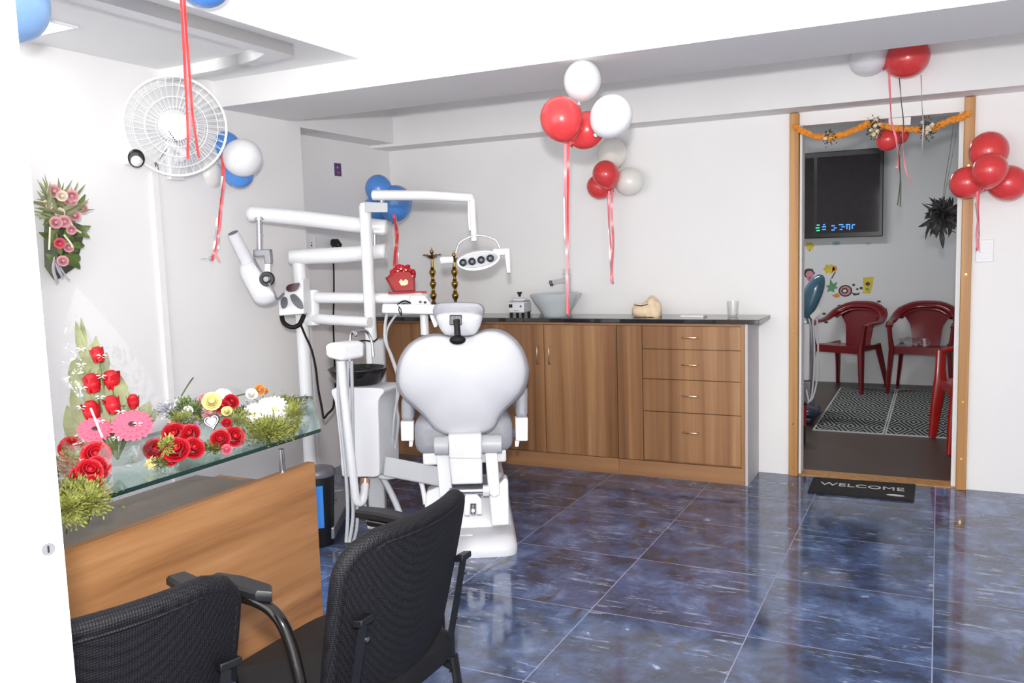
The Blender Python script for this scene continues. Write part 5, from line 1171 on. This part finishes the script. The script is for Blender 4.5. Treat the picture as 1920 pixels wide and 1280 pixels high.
for x, y, w_, h_ in ((1534, 422, 5, 2.2), (1533, 427, 7, 2), (1534, 432, 6, 2.2)):
    p = ony(x, y, YT-.005); s_ = dep(p)/CF; bg.obox(p, V((w_*s_*.5, 0, 0)), V((0, .0005, 0)), V((0, 0, h_*s_*.5)))
mk('screen_text', bb, 'text_blue', T, smooth=False); mk('screen_text', bg, 'text_green', T, smooth=False)
# wall stickers
YS = 5.999
def sticker(name, label, px, m, shapes):
    p = ony(*px, YS); t = thing(name, label, 'sticker', p, group='stickers on the far room wall')
    for k, (mm, poly, e) in enumerate(shapes):
        b = B(); s_ = dep(p)/CF
        pts = [V((p.x+x*s_*1.1, YS-.001-e*.0012, p.z-y*s_)) for x, y in poly]
        b.prism(pts, (0, .001, 0)); mk('print', b, mm, t, smooth=False)
    return t
cir = lambda r, n=16, cx=0, cy=0, w_=0: [(cx+r*(1+w_*math.cos(6*2*PI*k/n))*math.cos(2*PI*k/n), cy+r*(1+w_*math.cos(6*2*PI*k/n))*math.sin(2*PI*k/n)) for k in range(n)]
sticker('wall_sticker', 'small yellow-green flower sticker under the television', (1518, 461), 0, [('sticker_yellow', cir(7, 24, w_=.12), 0), ('sticker_brown', cir(1.2, 8, 0, 8), 0)])
sticker('wall_sticker', 'pale blue cloud sticker left of centre under the television', (1568, 456), 0, [('sticker_blue', [(-7, 2), (-5, -2), (-1, -3), (2, -4), (6, -1), (7, 2), (0, 4)], 0)])
sticker('wall_sticker', 'faint grey cloud sticker right under the television edge', (1628, 457), 0, [('side_grey', [(-5, 2), (-3, -2), (1, -3), (5, 0), (4, 2)], 0)])
sticker('wall_sticker', 'pink and brown patch sticker above the blue treatment chair', (1517, 512), 0, [('sticker_brown', cir(9, 14, 0, 0, .1), 0), ('sticker_pink', cir(6.5, 14, 1, 2), 1), ('petal_pink', cir(4, 10, 1, 11), 1)])
sticker('wall_sticker', 'yellow and orange flower sticker', (1558, 504), 0, [('sticker_yellow', cir(8.5, 24, -3, 0, .15), 0), ('sticker_orange', [(3, -6), (9, -5), (10, 1), (7, 5), (2, 5)], 0), ('sticker_brown', [(6, 6), (8, 6), (2, 18), (0, 18)], 0)])
sticker('wall_sticker', 'green plant sticker below the yellow flower', (1560, 534), 0, [('sticker_green', [(-3, -12), (2, -2), (9, -6), (6, 2), (10, 6), (3, 8), (4, 14), (-2, 11), (-8, 14), (-6, 6), (-10, 1), (-4, 0)], 0)])
sticker('wall_sticker', 'dark brown spiral sticker in the middle of the far wall', (1585, 545), 0, [('sticker_brown', cir(11, 24), 0), ('sticker_pink', cir(8.5, 24), 1), ('sticker_brown', cir(5.5, 20, -1, 0), 2), ('petal_cream', cir(3, 16, -1, 0), 3), ('sticker_orange', [(-22, 9), (-12, 4), (-8, 10), (-14, 13)], 0)])
sticker('wall_sticker', 'brown dotted curl sticker right of the spiral', (1604, 543), 0, [('sticker_brown', [(-7, 5), (2, 7), (7, 5), (6, 9), (-2, 11)], 0), ('sticker_brown', cir(2.4, 10, -3, -9), 0), ('sticker_brown', cir(2.6, 10, 9, -3), 0), ('sticker_brown', cir(2, 10, 3, -1), 0)])
sticker('wall_sticker', 'yellow block sticker with a dark dot on the far wall', (1627, 534), 0, [('sticker_yellow', [(-8, -14), (9, -15), (8, -1), (4, 16), (-8, 16), (-7, 2)], 0), ('sticker_brown', cir(3.6, 12, 0, -2), 1), ('sticker_green', cir(2.6, 10, -1, 8), 1)])
b = None
for k, (x, y, lab) in enumerate(((1648, 565, 'small black speck sticker highest above the left red chair'), (1574, 573, 'small black speck sticker left of the red chair top'), (1611, 574, 'small black speck sticker touching the red chair top'), (1545, 588, 'small black speck sticker beside the blue treatment chair'), (1549, 604, 'small black speck sticker above the left red armrest'), (1669, 602, 'small black speck sticker between the two red chairs'))):
    sticker('wall_sticker', lab, (x, y), 0, [('sticker_brown', cir(2.6, 8, 0, 0, .3), 0)])
# rugs
for k, (xa, xb, lab) in enumerate(((.372, .862, 'black and grey diamond rug on the left in the far room'), (.866, 1.42, 'black and grey diamond rug on the right in the far room'))):
    T = thing('rug', lab, 'rug', ((xa+xb)/2, 4.63, 0), group='rugs in the far room')
    b = B(); b.box((xa+.012, 3.632, .0006), (xb-.012, 5.648, .0075)); mk('pile', b, 'rug_diamond', T)
    b = B()
    for a in ((xa, 3.62, xb, 3.632), (xa, 5.648, xb, 5.66), (xa, 3.632, xa+.012, 5.648), (xb-.012, 3.632, xb, 5.648)): b.box((a[0], a[1], .0006), (a[2], a[3], .0085))
    mk('binding', b, 'hose_grey', T)
# monobloc plastic chairs (facing -Y when unrotated)
def mono(label, m, loc, rz):
    T = thing('plastic_armchair', label, 'chair', (0, 0, 0), group='red plastic armchairs in the far room')
    b = B(); P = []
    for i in range(7):
        v = i/6; y = -.215+.40*v; hw = .225-.03*v
        P.append([(hw*u, y, .43-.012*(1-u*u)-.02*v+(-.022 if i == 0 else 0)) for u in (-1, -.75, -.4, 0, .4, .75, 1)])
    b.grid(P, .012); b.box((-.215, -.222, .365), (.215, -.208, .432)); b.box((-.222, -.215, .385), (-.21, .17, .425)); b.box((.21, -.215, .385), (.222, .17, .425)); mk('seat', b, m, T)
    b = B(); P = []
    for i in range(10):
        v = i/9; hw = .118+.03*v+.13*max(0, v-.5)**1.3*2
        P.append([(hw*u, .18+.085*v-.03*u*u*v, .40+.365*v*(1-.035*u*u)) for u in (-1, -.6, -.2, .2, .6, 1)])
    b.grid(P, .012); mk('backrest', b, m, T)
    b = B()
    rim = spline([(-.262, -.2, .612), (-.27, -.1, .635), (-.272, .02, .64), (-.262, .12, .665), (-.225, .205, .725), (-.12, .255, .775), (0, .268, .785), (.12, .255, .775), (.225, .205, .725), (.262, .12, .665), (.272, .02, .64), (.27, -.1, .635), (.262, -.2, .612)], 5)
    b.tube(rim, [.03+.014*math.sin(PI*i/(len(rim)-1)) for i in range(len(rim))], 10, flat=.5)
    cr = [V((p.x*.9, p.y-.004, p.z-.035)) for p in rim[18:43]]; b.tube(cr, .036, 10, flat=.42); mk('arm_rim', b, m, T)
    for sx in (-1, 1):
        b = B(); b.tube([(sx*.262, -.205, .62), (sx*.25, -.21, .5), (sx*.235, -.212, .41), (sx*.25, -.235, .2), (sx*.262, -.25, .004)], [.034, .034, .044, .038, .027], 8, flat=.6); mk('leg', b, m, T)
        b = B(); b.tube([(sx*.2, .17, .42), (sx*.225, .23, .2), (sx*.25, .275, .004)], [.042, .034, .026], 8, flat=.6); mk('leg', b, m, T)
    T.location = loc; T.rotation_euler = (0, 0, rz); return T
mA = mono('dark red plastic armchair turned to the left under the spiral sticker', 'plastic_maroon', (.44, 5.62, 0), -.4)
dup(mA, (1.08, 5.63, 0), -.1, 'dark red plastic armchair with a clear plastic bag on its seat')
mono('bright red plastic armchair mostly hidden by the right door post', 'plastic_red', (1.475, 3.42, 0), -1.36)
c = V((1.02, 5.6, .425))
b = B(); b.ell(c+V((-.05, 0, .035)), (.1, .07, .042), n=18, m=10, fn=lambda d, q: q*(1+.15*math.sin(8*d.x+3*d.z))); b.ell(c+V((.07, -.02, .035)), (.05, .05, .045), n=14, m=8, fn=lambda d, q: q*(1+.2*math.sin(9*d.y)))
solo('plastic_bag', b, 'clear_glass', 'crumpled clear plastic bag lying on the right dark red chair', 'bag', angle=30)
# treatment chair glimpsed behind the left door post
Y9 = 4.1; Z9 = lambda x, y, e=0: ony(x, y, Y9+e)
c = Z9(1512, 800); c = V((c.x, c.y, 0))
T = thing('treatment_chair', 'teal padded treatment chair with white cabinet behind the left door post', 'treatment chair', c)
pz = smooth_px([(1478, 560), (1500, 552), (1515, 530), (1530, 516), (1541, 515), (1547, 522), (1546, 540), (1538, 562), (1526, 586), (1516, 598), (1502, 594), (1480, 585)], 3)
def pl_(px, steps, Yb):
    cx = sum(p[0] for p in px)/len(px); cy = sum(p[1] for p in px)/len(px); bq = B(); bq.rings([[ony(cx+(x-cx)*s, cy+(y-cy)*s, Yb+e) for x, y in px] for s, e in steps]); return bq
mk('headrest', pl_(pz, [(.3, -.05), (.75, -.04), (.95, -.015), (1, .02), (.95, .05), (.5, .07)], Y9), 'teal_vinyl', T, angle=60)
b = B(); b._new([Z9(1524, 600, -.07), Z9(1518, 592, -.07), Z9(1534, 576, -.07), Z9(1540, 584, -.07)]+[Z9(1524, 600, -.05), Z9(1518, 592, -.05), Z9(1534, 576, -.05), Z9(1540, 584, -.05)], [(0, 1, 2, 3), (7, 6, 5, 4), (0, 4, 5, 1), (1, 5, 6, 2), (2, 6, 7, 3), (3, 7, 4, 0)]); mk('head_cover', b, 'paper_white', T)
q0, q1 = Z9(1480, 606), Z9(1519, 712)
b = B(); b.box((q0.x, Y9-.05, q1.z), (q1.x, Y9+.25, q0.z)); mk('cabinet', b, 'unit_white', T, bevel=.01)
b = B(); b.tube(TPs := [Z9(1516, 596, .02), Z9(1521, 612, .02), Z9(1523, 660, .03), Z9(1520, 720, .06)], .022, 10); mk('support_tube', b, 'steel_grey', T)
for P in ([(1524, 600), (1527, 650), (1526, 700), (1522, 740), (1517, 752), (1512, 730)], [(1532, 598), (1534, 660), (1532, 710), (1524, 745), (1514, 755)]):
    b = B(); b.tube(spline([Z9(x, y, -.08) for x, y in P]), .007, 8); mk('hose', b, 'hose_white', T)
q0 = Z9(1522, 715)
b = B(); b.box((q0.x-.32, Y9+.02, .02), (q0.x-.01, Y9+.28, q0.z)); mk('pedestal', b, 'steel_grey', T, bevel=.01)
b = B(); b.box((q0.x-.34, Y9-.25, .0), (q0.x+.03, Y9+.35, .05)); mk('base', b, 'navy_vinyl', T, bevel=.015)
b = B(); b.ell((q0.x+.0, Y9-.2, .085), (.09, .12, .045)); mk('foot_pedal', b, 'navy_vinyl', T)
c = ony(1499, 842, 3.2); c = V((c.x-.03, 3.2, 0))
T = thing('pedal_bin', 'red and black pedal bin standing at the left door post', 'bin', c)
b = B(); b.lathe([(.0, 0.001), (.07, .001), (.072, .12), (0, .12)], c); mk('base', b, 'black_plastic', T)
b = B(); b.lathe([(.073, .12), (.078, .27), (0, .275)], c); mk('body', b, 'plastic_red', T)
b = B(); b.lathe([(.08, .272), (.08, .285), (.05, .3), (0, .303)], c); mk('lid', b, 'black_plastic', T)
